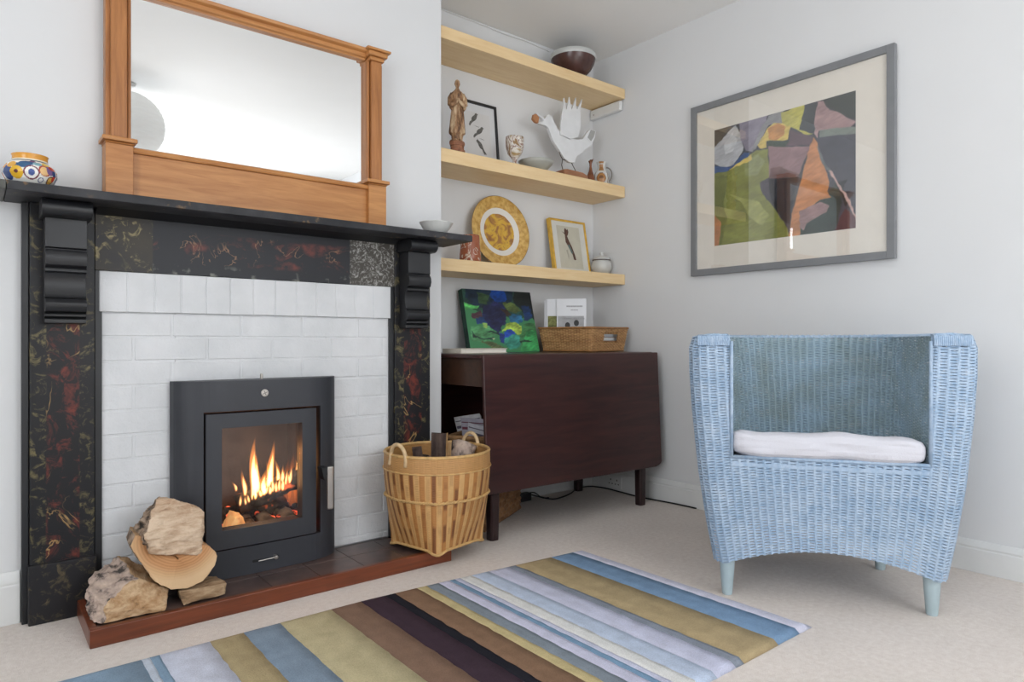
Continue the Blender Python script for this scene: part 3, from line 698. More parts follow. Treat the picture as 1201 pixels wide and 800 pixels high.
# rolled top edge between the two shells
def rim(u, v):
    o = resample(rrect(.400, .608, .05, .27), np.linspace(.105, .895, len(u)))
    o = resample(rrect(.400, .608, .05, .27), np.linspace(0, 1, 4000)); o = o[~((o[:, 1] < 1e-6) & (np.abs(o[:, 0]) < .290))]
    d = np.r_[0, np.cumsum(np.hypot(*np.diff(o, axis=0).T))]; d /= d[-1]; o = np.stack([np.interp(u, d, o[:, 0]), np.interp(u, d, o[:, 1])], -1)
    i = resample(rrect(.290, .5755, 0, .235, front=False), np.linspace(0, 1, 1500))
    near = i[np.argmin(((o[:, None] - i[None]) ** 2).sum(-1), 1)]
    P = np.zeros((len(v), len(u), 3))
    for j, s in enumerate(v):
        P[j, :, :2] = o * (1 - s) + near * s; P[j, :, 2] = ZT - .002 + .010 * math.sin(PI * s) ** .8
    return P
weave('top_edge', rim, 200, 3, .0014, M['wick'], chair, local=True, srow=6, spr=6, wide=False)
for s in (-1, 1):
    q = MB(); q.box(min(s * .285, s * .384), max(s * .285, s * .384), -.005, .02, .806, .836)
    for k in range(19): q.tube([(s * (.288 + k * .0052), -.0060, .806), (s * (.288 + k * .0052), -.0066, .822), (s * (.288 + k * .0052), -.0035, .835), (s * (.288 + k * .0052), .012, .8385), (s * (.288 + k * .0052), .03, .8385)], .0030, 6)
    q.build('wrapped_band', M['wick'], chair, local=True, bevel=.004, seg=3)
    q = MB(); q.tube([(s * .2795, .0005, .450), (s * .2795, .0005, .82)], .0055, 8); q.build('arm_edging', M['wick'], chair, local=True, smooth=True)
M['chairleg'] = plain('pale_blue_painted_leg', (174, 192, 198), .5, var=.06)
for x, y in ((-.292, .037), (.292, .037), (-.24, .44), (.24, .44)):
    q = MB(); q.lathe([(.0145, 0), (.016, .004), (.022, .08), (.0255, .135), (.0255, .30)], (x, y, 0), 24); q.build('leg', M['chairleg'], chair, local=True, smooth=True, bevel=.001)
q = MB(); q.prism([tuple(p) + (.425,) for p in rrect(.276, .50, 0, .235, 14, False)], (0, 0, .012)); q.v = [(x, y, z - .06 * y / .5 - .003) for x, y, z in q.v]; q.build('seat_deck', M['wick'], chair, local=True)
# cushion (lies on the seat): a thing of its own
def cushion():
    nx, ny, nz = 64, 40, 12; L, W, H = .278, .235, .041
    bm = bmesh.new(); bmesh.ops.create_cube(bm, size=2); bmesh.ops.subdivide_edges(bm, edges=bm.edges, cuts=30, use_grid_fill=True)
    for v in bm.verts:
        p = v.co
        e = 5.0
        r = (abs(p.x) ** 14 + abs(p.y) ** 14) ** (1 / 14) if (abs(p.x) + abs(p.y)) > 0 else 1
        f = max(abs(p.x), abs(p.y)) / max(r, 1e-6)
        ex = max(abs(p.x), abs(p.y)); rz = 1 if ex < .9 else (1 - ((ex - .9) / .1) ** 2 * .25)
        side = abs(p.z); inset = 1 - .035 * side ** 4
        q = Vector((p.x * L * f * inset, p.y * W * f * inset, p.z * H * rz))
        q.z += .003 * math.sin(q.x * 19 + 1) + .002 * math.sin(q.x * 41) + noise.noise(q * 14) * .005
        q.y += noise.noise(Vector((q.x * 10, 0, q.z * 60))) * .005; q.z += .0018 * math.sin(q.z * 260) if side < .9 else 0
        v.co = q
    vs = []; R = Matrix.Translation((OX, OY, 0)) @ Matrix.Rotation(math.atan2(wv[1], wv[0]), 4, 'Z') @ Matrix.Translation((-.004, -.012, .496)) @ Matrix.Rotation(math.radians(-7.8), 4, 'X') @ Matrix.Translation((0, .235, 0))
    bm.verts.index_update()
    vs = [R @ v.co for v in bm.verts]; fs = [tuple(v.index for v in f.verts) for f in bm.faces]; bm.free()
    t = NT('white_cotton'); t.color((214, 214, 222)); t.bump(t.math('ADD', t.noise(40, 4), t.noise(300, 3)), .4, .003)
    o = emit('seat_cushion', vs, fs, t.set(.9, 0, .2), smooth=True); tag(o, 'white folded cotton cushion lying on the seat of the blue wicker armchair', 'cushion')
cushion()

# ------------------------------------------------------------------ rug
RB = [(-.42, (150, 142, 96)), (-.30, (86, 72, 56)), (-.18, (196, 200, 214)), (-.02, (120, 140, 158)), (.333, (196, 206, 220)), (.352, (114, 136, 156)), (.374, (188, 192, 206)), (.495, (146, 132, 102)), (.583, (112, 126, 140)), (.684, (160, 150, 120)), (.839, (110, 88, 74)),
      (.936, (54, 42, 50)), (1.019, (30, 30, 36)), (1.051, (114, 90, 72)), (1.130, (168, 154, 116)), (1.165, (112, 120, 128)), (1.209, (178, 178, 196)), (1.251, (104, 130, 154)), (1.271, (176, 178, 196)), (1.291, (214, 214, 212)), (1.338, (184, 196, 216)), (1.408, (172, 174, 192)),
      (1.490, (116, 122, 132)), (1.523, (150, 134, 104)), (1.680, (106, 130, 156)), (1.786, (176, 176, 190)), (1.848, None)]
def yb(x): return float(np.interp(x, [-.5, .95, 1.13, 1.34, 1.52, 1.85], [1.925, 1.927, 1.916, 1.901, 1.886, 1.857]))
def pile(rgb, i):
    t = NT('rug_pile_%d' % i); c0 = lin(rgb)[:3]; g_ = min(1.45, .74 / max(c0)); c = tuple(v * g_ for v in c0); n = t.noise(330, 3); n2 = t.noise(22, 4)
    t.color(t.ramp(t.math('ADD', t.math('MULTIPLY', n, .55), t.math('MULTIPLY', n2, .45)), [(.3, tuple(v * .78 for v in c[:3]) + (1,)), (.7, tuple(min(1, v * 1.2) for v in c[:3]) + (1,))]))
    t.bump(t.math('ADD', n, n2), .4, .004); return t.set(.95, 0, .1)
v = []; f = []; mi = []; mats = []; colour_i = {}
for i in range(len(RB) - 1):
    x0, c = RB[i]; x1 = RB[i + 1][0]
    if c not in colour_i: colour_i[c] = len(mats); mats.append(pile(c, len(mats)))
    nx = 3; ny = 60
    n0 = len(v)
    for k in range(nx + 1):
        for j in range(ny + 1):
            s = j / ny; xa = x0 + (x1 - x0) * k / nx; y = .955 + (yb(xa) - .955) * s
            e = min(1, min(s, 1 - s) * 60); ex = 1 if (RB[-1][0] - xa) > .004 and (xa - RB[0][0]) > .004 else .3
            wob = noise.noise(Vector((x0 * 37, y * 26, 0))) * .0035 if k == 0 else (noise.noise(Vector((x1 * 37, y * 26, 0))) * .0035 if k == nx else 0)
            xx = xa + .022 * (1 - s) * max(0, (xa - 1.5) / .35) * .9
            gr = 0 if k in (0, nx) else 0
            yy = y + noise.noise(Vector((xa * 40, s, 3))) * .003 * (1 if j in (0, ny) else 0)
            v.append((xx + wob, yy, .013 * max(.12, e * ex) + gr * e))
    for k in range(nx):
        for j in range(ny):
            a = n0 + k * (ny + 1) + j; f.append((a, a + ny + 1, a + ny + 2, a + 1)); mi.append(colour_i[c])
o = emit('striped_rug', v, f, mats, midx=mi, smooth=True); tag(o, 'wool rug with broad blue, lilac, olive, brown and black stripes on the carpet', 'rug')
so = o.modifiers.new('sol', 'SOLIDIFY'); so.thickness = .003; so.offset = -1

# ------------------------------------------------------------------ framed pictures
def inpoly(x, y, poly):
    ins = np.zeros(x.shape, bool); n = len(poly)
    for i in range(n):
        x0, y0 = poly[i]; x1, y1 = poly[(i + 1) % n]
        c = (y0 > y) != (y1 > y)
        with np.errstate(divide='ignore', invalid='ignore'): xi = (x1 - x0) * (y - y0) / (y1 - y0 + 1e-12) + x0
        ins ^= c & (x < xi)
    return ins
def vnoise(u, v, f, seed):
    rs = np.random.RandomState(seed); G = rs.rand(64, 64); x = u * f; y = v * f
    xi = np.floor(x).astype(int); yi = np.floor(y).astype(int); fx = x - xi; fy = y - yi; fx = fx * fx * (3 - 2 * fx); fy = fy * fy * (3 - 2 * fy)
    g = lambda a, b: G[a % 64, b % 64]
    return (g(xi, yi) * (1 - fx) + g(xi + 1, yi) * fx) * (1 - fy) + (g(xi, yi + 1) * (1 - fx) + g(xi + 1, yi + 1) * fx) * fy - .5
def painted(name, corners, polys, base, parent, mat, nu=330, nv=270, wob=.018, blur=1, streak=.22):
    """brush painted rectangle: colours laid on a fine grid of the sheet"""
    TL, TR, BR, BL = [np.array(c) for c in corners]
    u, v = np.meshgrid(np.linspace(0, 1, nu), np.linspace(0, 1, nv))
    col = np.tile(np.array(base, float), (nv, nu, 1))
    for k, (c, poly) in enumerate(polys):
        du = vnoise(u, v, 9, k * 3 + 1) * wob + vnoise(u, v, 34, k * 3 + 2) * wob * .5; dv = vnoise(u, v, 9, k * 3 + 5) * wob + vnoise(u, v, 34, k * 3 + 6) * wob * .5
        m = inpoly(u + du, v + dv, poly); st = 1 + streak * (vnoise(u * .6 + v * .5, v - u * .4, 16, k + 70) * .8 + vnoise(u + v * 2, u * .3 - v, 46, k + 90) * .6)
        col[m] = (np.array(c, float) * st[..., None])[m]
    for _ in range(blur):
        p = np.pad(col, ((1, 1), (1, 1), (0, 0)), 'edge'); col = (p[1:-1, 1:-1] * 2 + p[:-2, 1:-1] + p[2:, 1:-1] + p[1:-1, :-2] + p[1:-1, 2:]) / 6
    x = np.clip(col, 0, 255) / 255; L_ = np.where(x <= .04045, x / 12.92, ((x + .055) / 1.055) ** 2.4)
    U_, V_ = u[..., None], v[..., None]; P = (TL * (1 - U_) + TR * U_) * (1 - V_) + (BL * (1 - U_) + BR * U_) * V_
    idx = np.arange(nu * nv).reshape(nv, nu); F = np.stack([idx[1:, :-1], idx[1:, 1:], idx[:-1, 1:], idx[:-1, :-1]], -1).reshape(-1, 4)
    return emit(name, P.reshape(-1, 3), F, mat, parent, smooth=True, cols=L_.reshape(-1, 3))
def paintmat(rgb, nm, rough=.6):
    t = NT(nm); c = lin(rgb); n = t.noise(9, 5, t.mapping((1, 1, 1.8), (.5, .4, .3)), .65, 1.5)
    t.color(t.ramp(n, [(.3, tuple(v * .78 for v in c[:3]) + (1,)), (.7, tuple(min(1, v * 1.18 + .004) for v in c[:3]) + (1,))])); t.bump(n, .25, .002); return t.set(rough)

# large abstract on the right wall
fxp = 2.744; Y0, Y1, Z0, Z1 = 1.078, 2.012, 1.137, 1.962
root = empty('framed_painting', (2.77, 1.545, 1.137), 'large abstract painting in a wide cream mount and slim grey frame on the right wall', 'painting')
fm = plain('grey_frame_paint', (128, 130, 133), .45, var=.05)
q = MB(); b = .030
q.box(fxp, xr(Y1) - .0005, Y0, Y0 + b, Z0, Z1); q.box(fxp, xr(Y1) - .0005, Y1 - b, Y1, Z0, Z1); q.box(fxp, xr(Y1) - .0005, Y0 + b, Y1 - b, Z0, Z0 + b); q.box(fxp, xr(Y1) - .0005, Y0 + b, Y1 - b, Z1 - b, Z1)
q.build('frame', fm, root, bevel=.0015)
q = MB(); q.box(fxp + .0125, fxp + .016, Y0 + b, Y1 - b, Z0 + b, Z1 - b); q.build('mount', plain('cream_mount_card', (240, 234, 223), .8, var=.02), root)
def zpx(x, y):
    s = (x - 68) / 625; u = 1.2 * s / (1 + .2 * s); yt = 240 - 182 * s; ybm = 752 - 77 * s
    return (u, (y - yt) / (ybm - yt))
ART = [((75, 77, 88), [(530, 200), (693, 180), (693, 690), (560, 690), (500, 500)]),
 ((140, 145, 76), [(60, 430), (180, 380), (250, 325), (305, 318), (308, 450), (272, 468), (282, 520), (330, 590), (372, 640), (412, 720), (60, 760)]),
 ((116, 122, 62), [(60, 440), (130, 440), (110, 560), (120, 640), (95, 760), (60, 760)]),
 ((168, 172, 100), [(120, 510), (190, 540), (262, 560), (312, 620), (282, 660), (222, 622), (190, 562)]),
 ((158, 164, 110), [(200, 380), (262, 345), (290, 380), (262, 440), (200, 445)]),
 ((190, 130, 90), [(60, 610), (95, 650), (90, 760), (60, 760)]),
 ((186, 188, 192), [(60, 330), (110, 275), (160, 215), (188, 260), (192, 330), (150, 392), (100, 407), (60, 385)]),
 ((212, 214, 216), [(112, 300), (150, 250), (170, 280), (150, 330), (115, 345)]),
 ((84, 80, 76), [(60, 230), (132, 225), (100, 282), (60, 315)]),
 ((62, 92, 142), [(60, 404), (150, 395), (195, 338), (222, 338), (215, 366), (120, 420), (60, 436)]),
 ((146, 140, 156), [(175, 205), (302, 170), (292, 240), (232, 332), (202, 330), (182, 280)]),
 ((154, 155, 158), [(302, 170), (372, 150), (362, 212), (310, 216), (250, 320), (226, 336), (262, 265)]),
 ((226, 202, 112), [(125, 415), (232, 343), (228, 375), (170, 398)]),
 ((228, 204, 116), [(258, 305), (300, 228), (332, 203), (402, 213), (398, 284), (368, 288), (302, 290), (300, 320), (268, 322)]),
 ((204, 148, 92), [(305, 232), (352, 205), (386, 222), (376, 262), (345, 280), (313, 274)]),
 ((192, 186, 98), [(362, 155), (467, 120), (467, 170), (442, 238), (502, 258), (462, 262), (402, 216), (366, 202)]),
 ((74, 80, 84), [(466, 120), (522, 105), (518, 252), (442, 236), (462, 172)]),
 ((68, 76, 74), [(530, 95), (700, 45), (700, 195), (600, 150), (570, 130)]),
 ((178, 148, 148), [(520, 108), (545, 104), (580, 148), (602, 152), (700, 198), (672, 226), (530, 240), (520, 272), (508, 252)]),
 ((128, 138, 130), [(530, 243), (700, 214), (700, 248), (610, 262), (524, 276)]),
 ((106, 86, 96), [(398, 238), (502, 264), (492, 306), (388, 306), (402, 280)]),
 ((64, 82, 68), [(303, 283), (392, 285), (372, 311), (303, 313)]),
 ((154, 124, 128), [(305, 312), (487, 308), (472, 360), (442, 446), (308, 448)]),
 ((122, 92, 92), [(310, 402), (362, 393), (442, 435), (440, 448), (308, 452)]),
 ((44, 46, 54), [(308, 452), (442, 446), (427, 520), (392, 652), (372, 642), (312, 545)]),
 ((84, 80, 92), [(268, 470), (312, 455), (306, 542), (276, 512)]),
 ((58, 72, 68), [(538, 545), (602, 470), (640, 560), (622, 610), (602, 690), (440, 705), (450, 600)]),
 ((206, 142, 96), [(503, 268), (522, 290), (542, 380), (572, 470), (560, 512), (582, 540), (540, 547), (452, 600), (442, 712), (398, 716), (406, 622), (432, 520), (472, 360)]),
 ((164, 134, 134), [(445, 598), (540, 556), (580, 575), (560, 607), (476, 655), (464, 684), (446, 670)]),
 ((92, 60, 66), [(642, 588), (700, 640), (700, 690), (600, 690), (626, 620)]),
 ((40, 46, 50), [(600, 470), (655, 455), (640, 480), (636, 500), (660, 560), (650, 580)]),
 ((116, 124, 124), [(522, 305), (545, 340), (560, 392), (575, 410), (600, 440), (590, 446), (560, 412), (545, 385), (535, 345)]),
 ((212, 178, 170), [(575, 412), (590, 415), (625, 480), (660, 540), (700, 622), (700, 640), (650, 548), (610, 470), (585, 432)])]
ay0, ay1, az0, az1 = 1.228, 1.884, 1.273, 1.824; ax = fxp + .0120
painted('painted_sheet', [(ax, ay1, az1), (ax, ay0, az1), (ax, ay0, az0), (ax, ay1, az0)], [(c, [zpx(*p) for p in P]) for c, P in ART], (75, 77, 84), root, vcol('gouache', .7, .2, 90))

q = MB(); q.box(fxp + .003, fxp + .0045, Y0 + b, Y1 - b, Z0 + b, Z1 - b); q.build('picture_glass', M['picglass'], root)

def lean_frame(name, x0, x1, z0, h, yb_, yt, th, bw, fmat, label, cat, matc, inner_fn, glass=False, wid=None):
    """a framed picture leaning back; local plane then tilted"""
    ang = math.atan2(yt - yb_, h); L = h / math.cos(ang)
    T = Matrix.Translation((x0, yb_, z0)) @ Matrix.Rotation(-ang, 4, 'X')
    w = x1 - x0; root = empty(name, ((x0 + x1) / 2, yb_, z0), label, cat)
    q = MB(); q.box(0, bw, 0, th, 0, L, 0, T); q.box(w - bw, w, 0, th, 0, L, 0, T); q.box(bw, w - bw, 0, th, 0, bw, 0, T); q.box(bw, w - bw, 0, th, L - bw, L, 0, T)
    q.build('frame', fmat, root, bevel=.0015)
    q = MB(); q.box(bw, w - bw, .006, .010, bw, L - bw, 0, T); q.build('mount', matc, root)
    inner_fn(T, w, L, root)
    if glass:
        q = MB(); q.box(bw, w - bw, .002, .003, bw, L - bw, 0, T); q.build('picture_glass', M['picglass'], root)
    return root
def flatpoly(T, pts, y): return [T @ Vector((x, y, z)) for x, z in pts]
INK = plain('print_ink', (104, 102, 98), .8, var=.35, nscale=90)
def bird_shape(cx, cz, s, ang, flip=1):
    raw = [(-.50, -.42), (-.36, -.20), (-.18, -.10), (-.12, .10), (.05, .25), (.22, .34), (.30, .46), (.42, .50), (.50, .42), (.60, .38), (.50, .34), (.44, .22), (.34, .02), (.16, -.12), (-.02, -.20), (-.22, -.34), (-.44, -.56)]
    c, sn = math.cos(ang), math.sin(ang)
    return [(cx + s * (c * x * flip - sn * y), cz + s * (sn * x * flip + c * y)) for x, y in raw]
def birds(T, w, L, root):
    q = MB()
    q.add(flatpoly(T, [(.05, .05), (w - .045, .05), (w - .045, L - .055), (.05, L - .055)], .0055), [(0, 1, 2, 3)], 1)
    for cx, cz, s, a in ((.098, .245, .062, .15), (.125, .185, .062, .0), (.138, .112, .062, 1.45)):
        P = bird_shape(cx, cz, s, a); q.add(flatpoly(T, P, .0050), [tuple(range(len(P)))])
        for d in (0, 1): q.add(flatpoly(T, [(cx + .0 + d * .01, cz - .028), (cx + .022 + d * .01, cz - .036), (cx + .023 + d * .01, cz - .034)], .0050), [(0, 1, 2)])
    q.build('bird_print', [INK, plain('print_paper', (214, 213, 212), .8, var=.02)], root)
lean_frame('bird_print_frame', 1.80, 2.045, 1.6575, .335, 2.632, 2.665, .016, .014, plain('black_frame_paint', (34, 35, 38), .4), 'slim black framed print of three small grey birds behind the carved statue', 'picture', plain('white_mount', (216, 217, 219), .8, var=.02), birds)
GILT = plain('gilt_frame', (222, 178, 74), .30, .35, var=.15, nscale=40)
def hoopoe(T, w, L, root):
    q = MB(); q.add(flatpoly(T, [(.048, .03), (w - .050, .03), (w - .050, L - .035), (.048, L - .035)], .0055), [(0, 1, 2, 3)], 1)
    P = [(.082, .232), (.102, .222), (.104, .242), (.112, .252), (.122, .240), (.128, .248), (.134, .232), (.128, .216), (.120, .206), (.130, .180), (.146, .150), (.160, .110), (.168, .078), (.160, .074), (.150, .078), (.146, .100), (.134, .132), (.118, .150), (.104, .172), (.104, .200), (.104, .214)]
    q.add(flatpoly(T, [(x, z + .004) for x, z in P], .0050), [tuple(range(len(P)))])
    q.add(flatpoly(T, [(.115, .158), (.128, .166), (.150, .118), (.140, .112)], .0047), [(0, 1, 2, 3)], 2)
    q.add(flatpoly(T, [(.10, .13), (.112, .135), (.118, .098), (.112, .075), (.108, .10)], .0049), [(0, 1, 2, 3, 4)], 3)
    q.build('bird_print', [plain('print_brown', (92, 66, 54), .8, var=.4, nscale=120), plain('aged_paper', (196, 192, 176), .8, var=.06), plain('print_teal', (96, 112, 108), .8, var=.3, nscale=90), plain('print_faint', (170, 166, 150), .8)], root)
lean_frame('gilt_bird_frame', 2.382, 2.648, 1.1805, .296, 2.592, 2.645, .026, .011, GILT, 'small gilt framed print of a long tailed brown bird on the lowest shelf', 'picture', plain('pale_mount', (214, 213, 206), .8, var=.02), hoopoe)

# green canvas on the table
ang = math.atan2(.078, .312); gx0_, gx1_ = 1.815, 2.243
T = Matrix.Translation((gx0_, 2.562, TZ + .0005)) @ Matrix.Rotation(-ang, 4, 'X'); w = gx1_ - gx0_; L = .315
root = empty('green_canvas', ((gx0_ + gx1_) / 2, 2.57, TZ), 'unframed green and blue abstract canvas leaning on the wall above the dark table', 'painting')
q = MB(); q.box(0, w, .0, .034, 0, L, 0, T); q.build('canvas', plain('canvas_side', (34, 66, 56), .7, var=.4, nscale=20), root, bevel=.002)
def gpx(x, y):
    v = (y - 130 - (x - 150) * .06) / 575.; v = max(-.05, min(1.05, v)); xl = 150 + 100 * v; xr_ = 785 + 110 * v
    return ((x - xl) / (xr_ - xl), v)
GA = [((38, 72, 62), [(140, 120), (800, 150), (850, 420), (600, 420), (350, 360), (150, 240)]), ((26, 44, 62), [(200, 120), (620, 150), (600, 260), (400, 320), (260, 300), (180, 200)]),
 ((24, 70, 150), [(415, 130), (520, 150), (575, 240), (470, 262), (400, 200)]), ((56, 84, 52), [(270, 160), (390, 190), (380, 270), (290, 260)]),
 ((34, 38, 78), [(340, 300), (430, 260), (525, 285), (572, 380), (562, 470), (482, 545), (402, 502), (330, 420)]), ((22, 32, 32), [(620, 150), (800, 150), (860, 460), (780, 420), (720, 350), (640, 270)]),
 ((86, 102, 54), [(530, 262), (622, 268), (702, 345), (642, 362), (562, 342)]), ((60, 44, 34), [(500, 330), (560, 340), (610, 380), (560, 400)]), ((40, 102, 142), [(598, 398), (682, 378), (722, 450), (682, 492), (600, 452)]),
 ((24, 52, 96), [(700, 300), (780, 320), (800, 420), (730, 440)]), ((86, 176, 90), [(175, 245), (242, 278), (305, 292), (282, 335), (205, 322), (185, 290)]),
 ((74, 46, 56), [(238, 362), (322, 348), (332, 402), (262, 404)]), ((38, 70, 120), [(270, 410), (360, 405), (380, 450), (300, 450)]),
 ((84, 146, 96), [(235, 470), (400, 480), (470, 560), (400, 620), (260, 610)]), ((152, 192, 100), [(325, 455), (382, 462), (372, 496), (340, 486)]),
 ((34, 54, 120), [(480, 540), (552, 560), (550, 645), (502, 622)]), ((174, 204, 84), [(572, 456), (642, 452), (724, 484), (702, 580), (642, 560), (602, 522), (528, 536)]), ((42, 82, 184), [(538, 542), (602, 518), (642, 560), (602, 602), (540, 592)]),
 ((64, 152, 132), [(556, 602), (642, 568), (712, 600), (702, 700), (602, 720), (548, 652)]), ((60, 112, 66), [(720, 480), (860, 470), (870, 560), (760, 600), (700, 600)]), ((64, 156, 90), [(758, 562), (872, 540), (900, 740), (700, 740)]),
 ((96, 110, 70), [(330, 620), (420, 620), (570, 700), (480, 715)]), ((24, 50, 44), [(240, 520), (290, 575), (450, 590), (440, 602), (280, 585)]), ((24, 40, 44), [(370, 520), (500, 560), (500, 572), (400, 540)]),
 ((28, 52, 44), [(690, 640), (770, 630), (840, 640), (760, 650), (700, 655)]), ((222, 230, 180), [(428, 600), (460, 605), (445, 622)])]
painted('painted_face', [T @ Vector((0.001, -.0004, L - .001)), T @ Vector((w - .001, -.0004, L - .001)), T @ Vector((w - .001, -.0004, .001)), T @ Vector((.001, -.0004, .001))], [(c, [gpx(*p) for p in P]) for c, P in GA], (66, 134, 88), root, vcol('oil_paint', .45, .25, 110), 300, 220, .05, 3, .6)

# ------------------------------------------------------------------ pots on the mantel and shelves
def lathe_thing(name, prof, c, mat, label, cat, seg=64, smooth=True, sub=0):
    q = MB(); q.lathe(prof, c, seg); o = q.build(name, mat, smooth=smooth, sub=sub)
    return tag(o, label, cat) if label else o
def shell(outer_, inner_): return outer_ + inner_[::-1]
# painted majolica jar
cj = Vector((.125, 2.300, 1.2475)); PR = [(.036, 0), (.044, .004), (.056, .016), (.0635, .032), (.0625, .046), (.054, .060), (.044, .067), (.0415, .070), (.0415, .083), (.043, .088), (.040, .089), (.036, .084), (.036, .068), (.050, .050), (.052, .020), (.0001, .010)]
def dens(prof, k):
    out = []
    for (a, b), (c, d) in zip(prof, prof[1:]):
        for i in range(k): out.append((a + (c - a) * i / k, b + (d - b) * i / k))
    return out + [prof[-1]]
PD = dens(PR, 10); seg = 300; q = MB(); q.lathe(PD, cj, seg)
cols = np.zeros((len(q.v), 3)); va = math.atan2(-cj.y, -cj.x)
SP = [ # (dtheta, z, rtheta, rz, colour) facing the viewer; later entries paint over
 (.95, .030, .30, .020, (60, 80, 130)), (.10, .058, .36, .006, (46, 84, 126)), (.32, .050, .38, .008, (52, 92, 130)), (-.05, .032, .30, .019, (120, 60, 74)), (-.05, .032, .24, .0155, (238, 236, 232)), (-.05, .032, .12, .009, (70, 90, 150)),
 (.52, .030, .27, .0175, (226, 178, 54)), (.52, .032, .08, .005, (104, 60, 60)), (-.58, .042, .27, .016, (178, 66, 58)), (-.55, .040, .19, .0125, (232, 190, 132)), (-.82, .045, .18, .014, (120, 92, 140)), (-1.05, .038, .12, .020, (40, 76, 128)), (-1.0, .052, .22, .006, (196, 70, 50)),
 (-.92, .018, .20, .012, (100, 62, 60)), (-.92, .018, .15, .009, (230, 182, 90)), (-1.05, .024, .10, .008, (204, 74, 54)), (-.45, .015, .13, .007, (96, 104, 140)), (-.45, .015, .09, .0045, (238, 236, 232)), (-.30, .057, .20, .005, (126, 168, 176)), (-.12, .064, .15, .003, (86, 66, 112)), (.78, .052, .22, .009, (226, 170, 70)), (1.2, .05, .15, .008, (220, 150, 60)), (-.7, .060, .2, .005, (222, 190, 90))]
for i, p in enumerate(q.v):
    z = p[2] - cj.z; th = math.atan2(p[1] - cj.y, p[0] - cj.x) - va; th = (th + PI) % (2 * PI) - PI
    # repeat the motif round the pot
    th2 = ((th + 1.25) % 2.5) - 1.25
    c = (238, 236, 230)
    if i // seg <= 105:
        for dt, zz, rt, rz, cc in SP:
            d_ = (-th2 - dt) if False else (th2 + dt)
            if (d_ / rt) ** 2 + ((z - zz) / rz) ** 2 < 1: c = cc
        if .0665 < z < .0700: c = (70, 90, 110)
        if z > .070: c = (222, 158, 66) if z > .073 else (236, 226, 200)
    cols[i] = lin(c)[:3]
o = emit('painted_jar', q.v, q.f, vcol('majolica_glaze', .18), smooth=True, cols=cols); tag(o, 'squat jar painted with colourful flowers under a yellow rim, left on the mantel', 'jar')
o.rotation_euler = (0, 0, 0)
CER = plain('pale_grey_glaze', (206, 207, 204), .3, var=.05, nscale=30)
lathe_thing('ceramic_bowl', [(.030, 0), (.033, .002), (.036, .004), (.056, .026), (.0655, .044), (.068, .047), (.066, .048), (.052, .026), (.030, .009), (.0001, .007)], (1.452, 2.29, 1.2475), CER, 'small pale grey bowl at the right end of the black mantel shelf', 'bowl')
# top shelf bowl: brown outside with a pale rim
q = MB(); c = (2.452, 2.535, 2.1865)
BP = [(.046, 0), (.050, .004), (.048, .012), (.066, .024), (.094, .052), (.110, .082), (.1165, .104), (.119, .112), (.121, .118), (.119, .128), (.114, .131), (.108, .124), (.098, .080), (.066, .036), (.0001, .026)]
q.lathe(BP, c, 72); mi = [(1 if 72 * 6 <= k < 72 * 13 else (2 if k < 72 * 2 else 0)) for k in range(len(q.f))]
o = emit('stoneware_bowl', q.v, q.f, [plain('dark_brown_glaze', (78, 52, 48), .25, var=.3, nscale=20), plain('pale_blue_grey_glaze', (196, 198, 196), .3), plain('raw_tan_clay', (178, 140, 96), .8)], midx=mi, smooth=True)
tag(o, 'large dark brown stoneware bowl with a pale rim on the topmost shelf', 'bowl')
# pale wide bowl, mid shelf
lathe_thing('wide_bowl', [(.030, 0), (.034, .003), (.060, .022), (.080, .042), (.090, .058), (.0885, .059), (.078, .044), (.054, .026), (.0001, .008)], (2.195, 2.535, 1.6575), plain('grey_green_glaze', (172, 172, 164), .45, var=.06), 'wide shallow grey bowl between the goblet and the white bird', 'bowl')
# goblet
t = NT('marbled_brown_glaze'); v_ = t.noise(10, 4, t.mapping((1, 1, .55)), .5, 2.6)
t.color(t.ramp(v_, [(.38, (140, 104, 58)), (.46, (224, 220, 212)), (.52, (122, 70, 44)), (.56, (226, 222, 214)), (.68, (168, 140, 92))])); GM = t.set(.3)
lathe_thing('goblet', [(.026, 0), (.027, .004), (.012, .012), (.010, .030), (.016, .042), (.034, .062), (.043, .090), (.044, .128), (.0435, .142), (.042, .142), (.041, .095), (.03, .066), (.0001, .05)], (2.033, 2.505, 1.6575), GM, 'white goblet marbled in brown and gold standing on the middle shelf', 'goblet')
# brown bottle and jug
BRG = plain('brown_lustre_glaze', (128, 76, 46), .22, var=.35, nscale=30)
q = MB(); cb = (2.607, 2.56, 1.6575)
q.lathe([(.019, 0), (.023, .004), (.0235, .026), (.018, .050), (.0095, .070), (.006, .088), (.007, .103), (.013, .113), (.0115, .114), (.004, .10), (.0001, .095)], cb, 32)
for p in range(len(q.v)):
    x, y, z = q.v[p]
    if z - cb[2] > .104 and x > cb[0]: q.v[p] = (x + .004, y, z + .010)
q.v = [(x, y, cb[2] + (z - cb[2]) * 1.2) for x, y, z in q.v]; o = q.build('slim_bottle', BRG, smooth=True); tag(o, 'slim brown glazed bottle with a flared lip next to the little jug', 'bottle')
cjg = (2.690, 2.560, 1.6575); q = MB(); JP = dens([(.024, 0), (.028, .003), (.036, .018), (.041, .042), (.037, .066), (.024, .084), (.018, .096), (.020, .112), (.026, .122), (.024, .122), (.016, .100), (.020, .084), (.033, .060), (.030, .01), (.0001, .006)], 5)
q.lathe(JP, cjg, 120); cols = np.zeros((len(q.v), 3)); va = math.atan2(-cjg[1], -cjg[0])
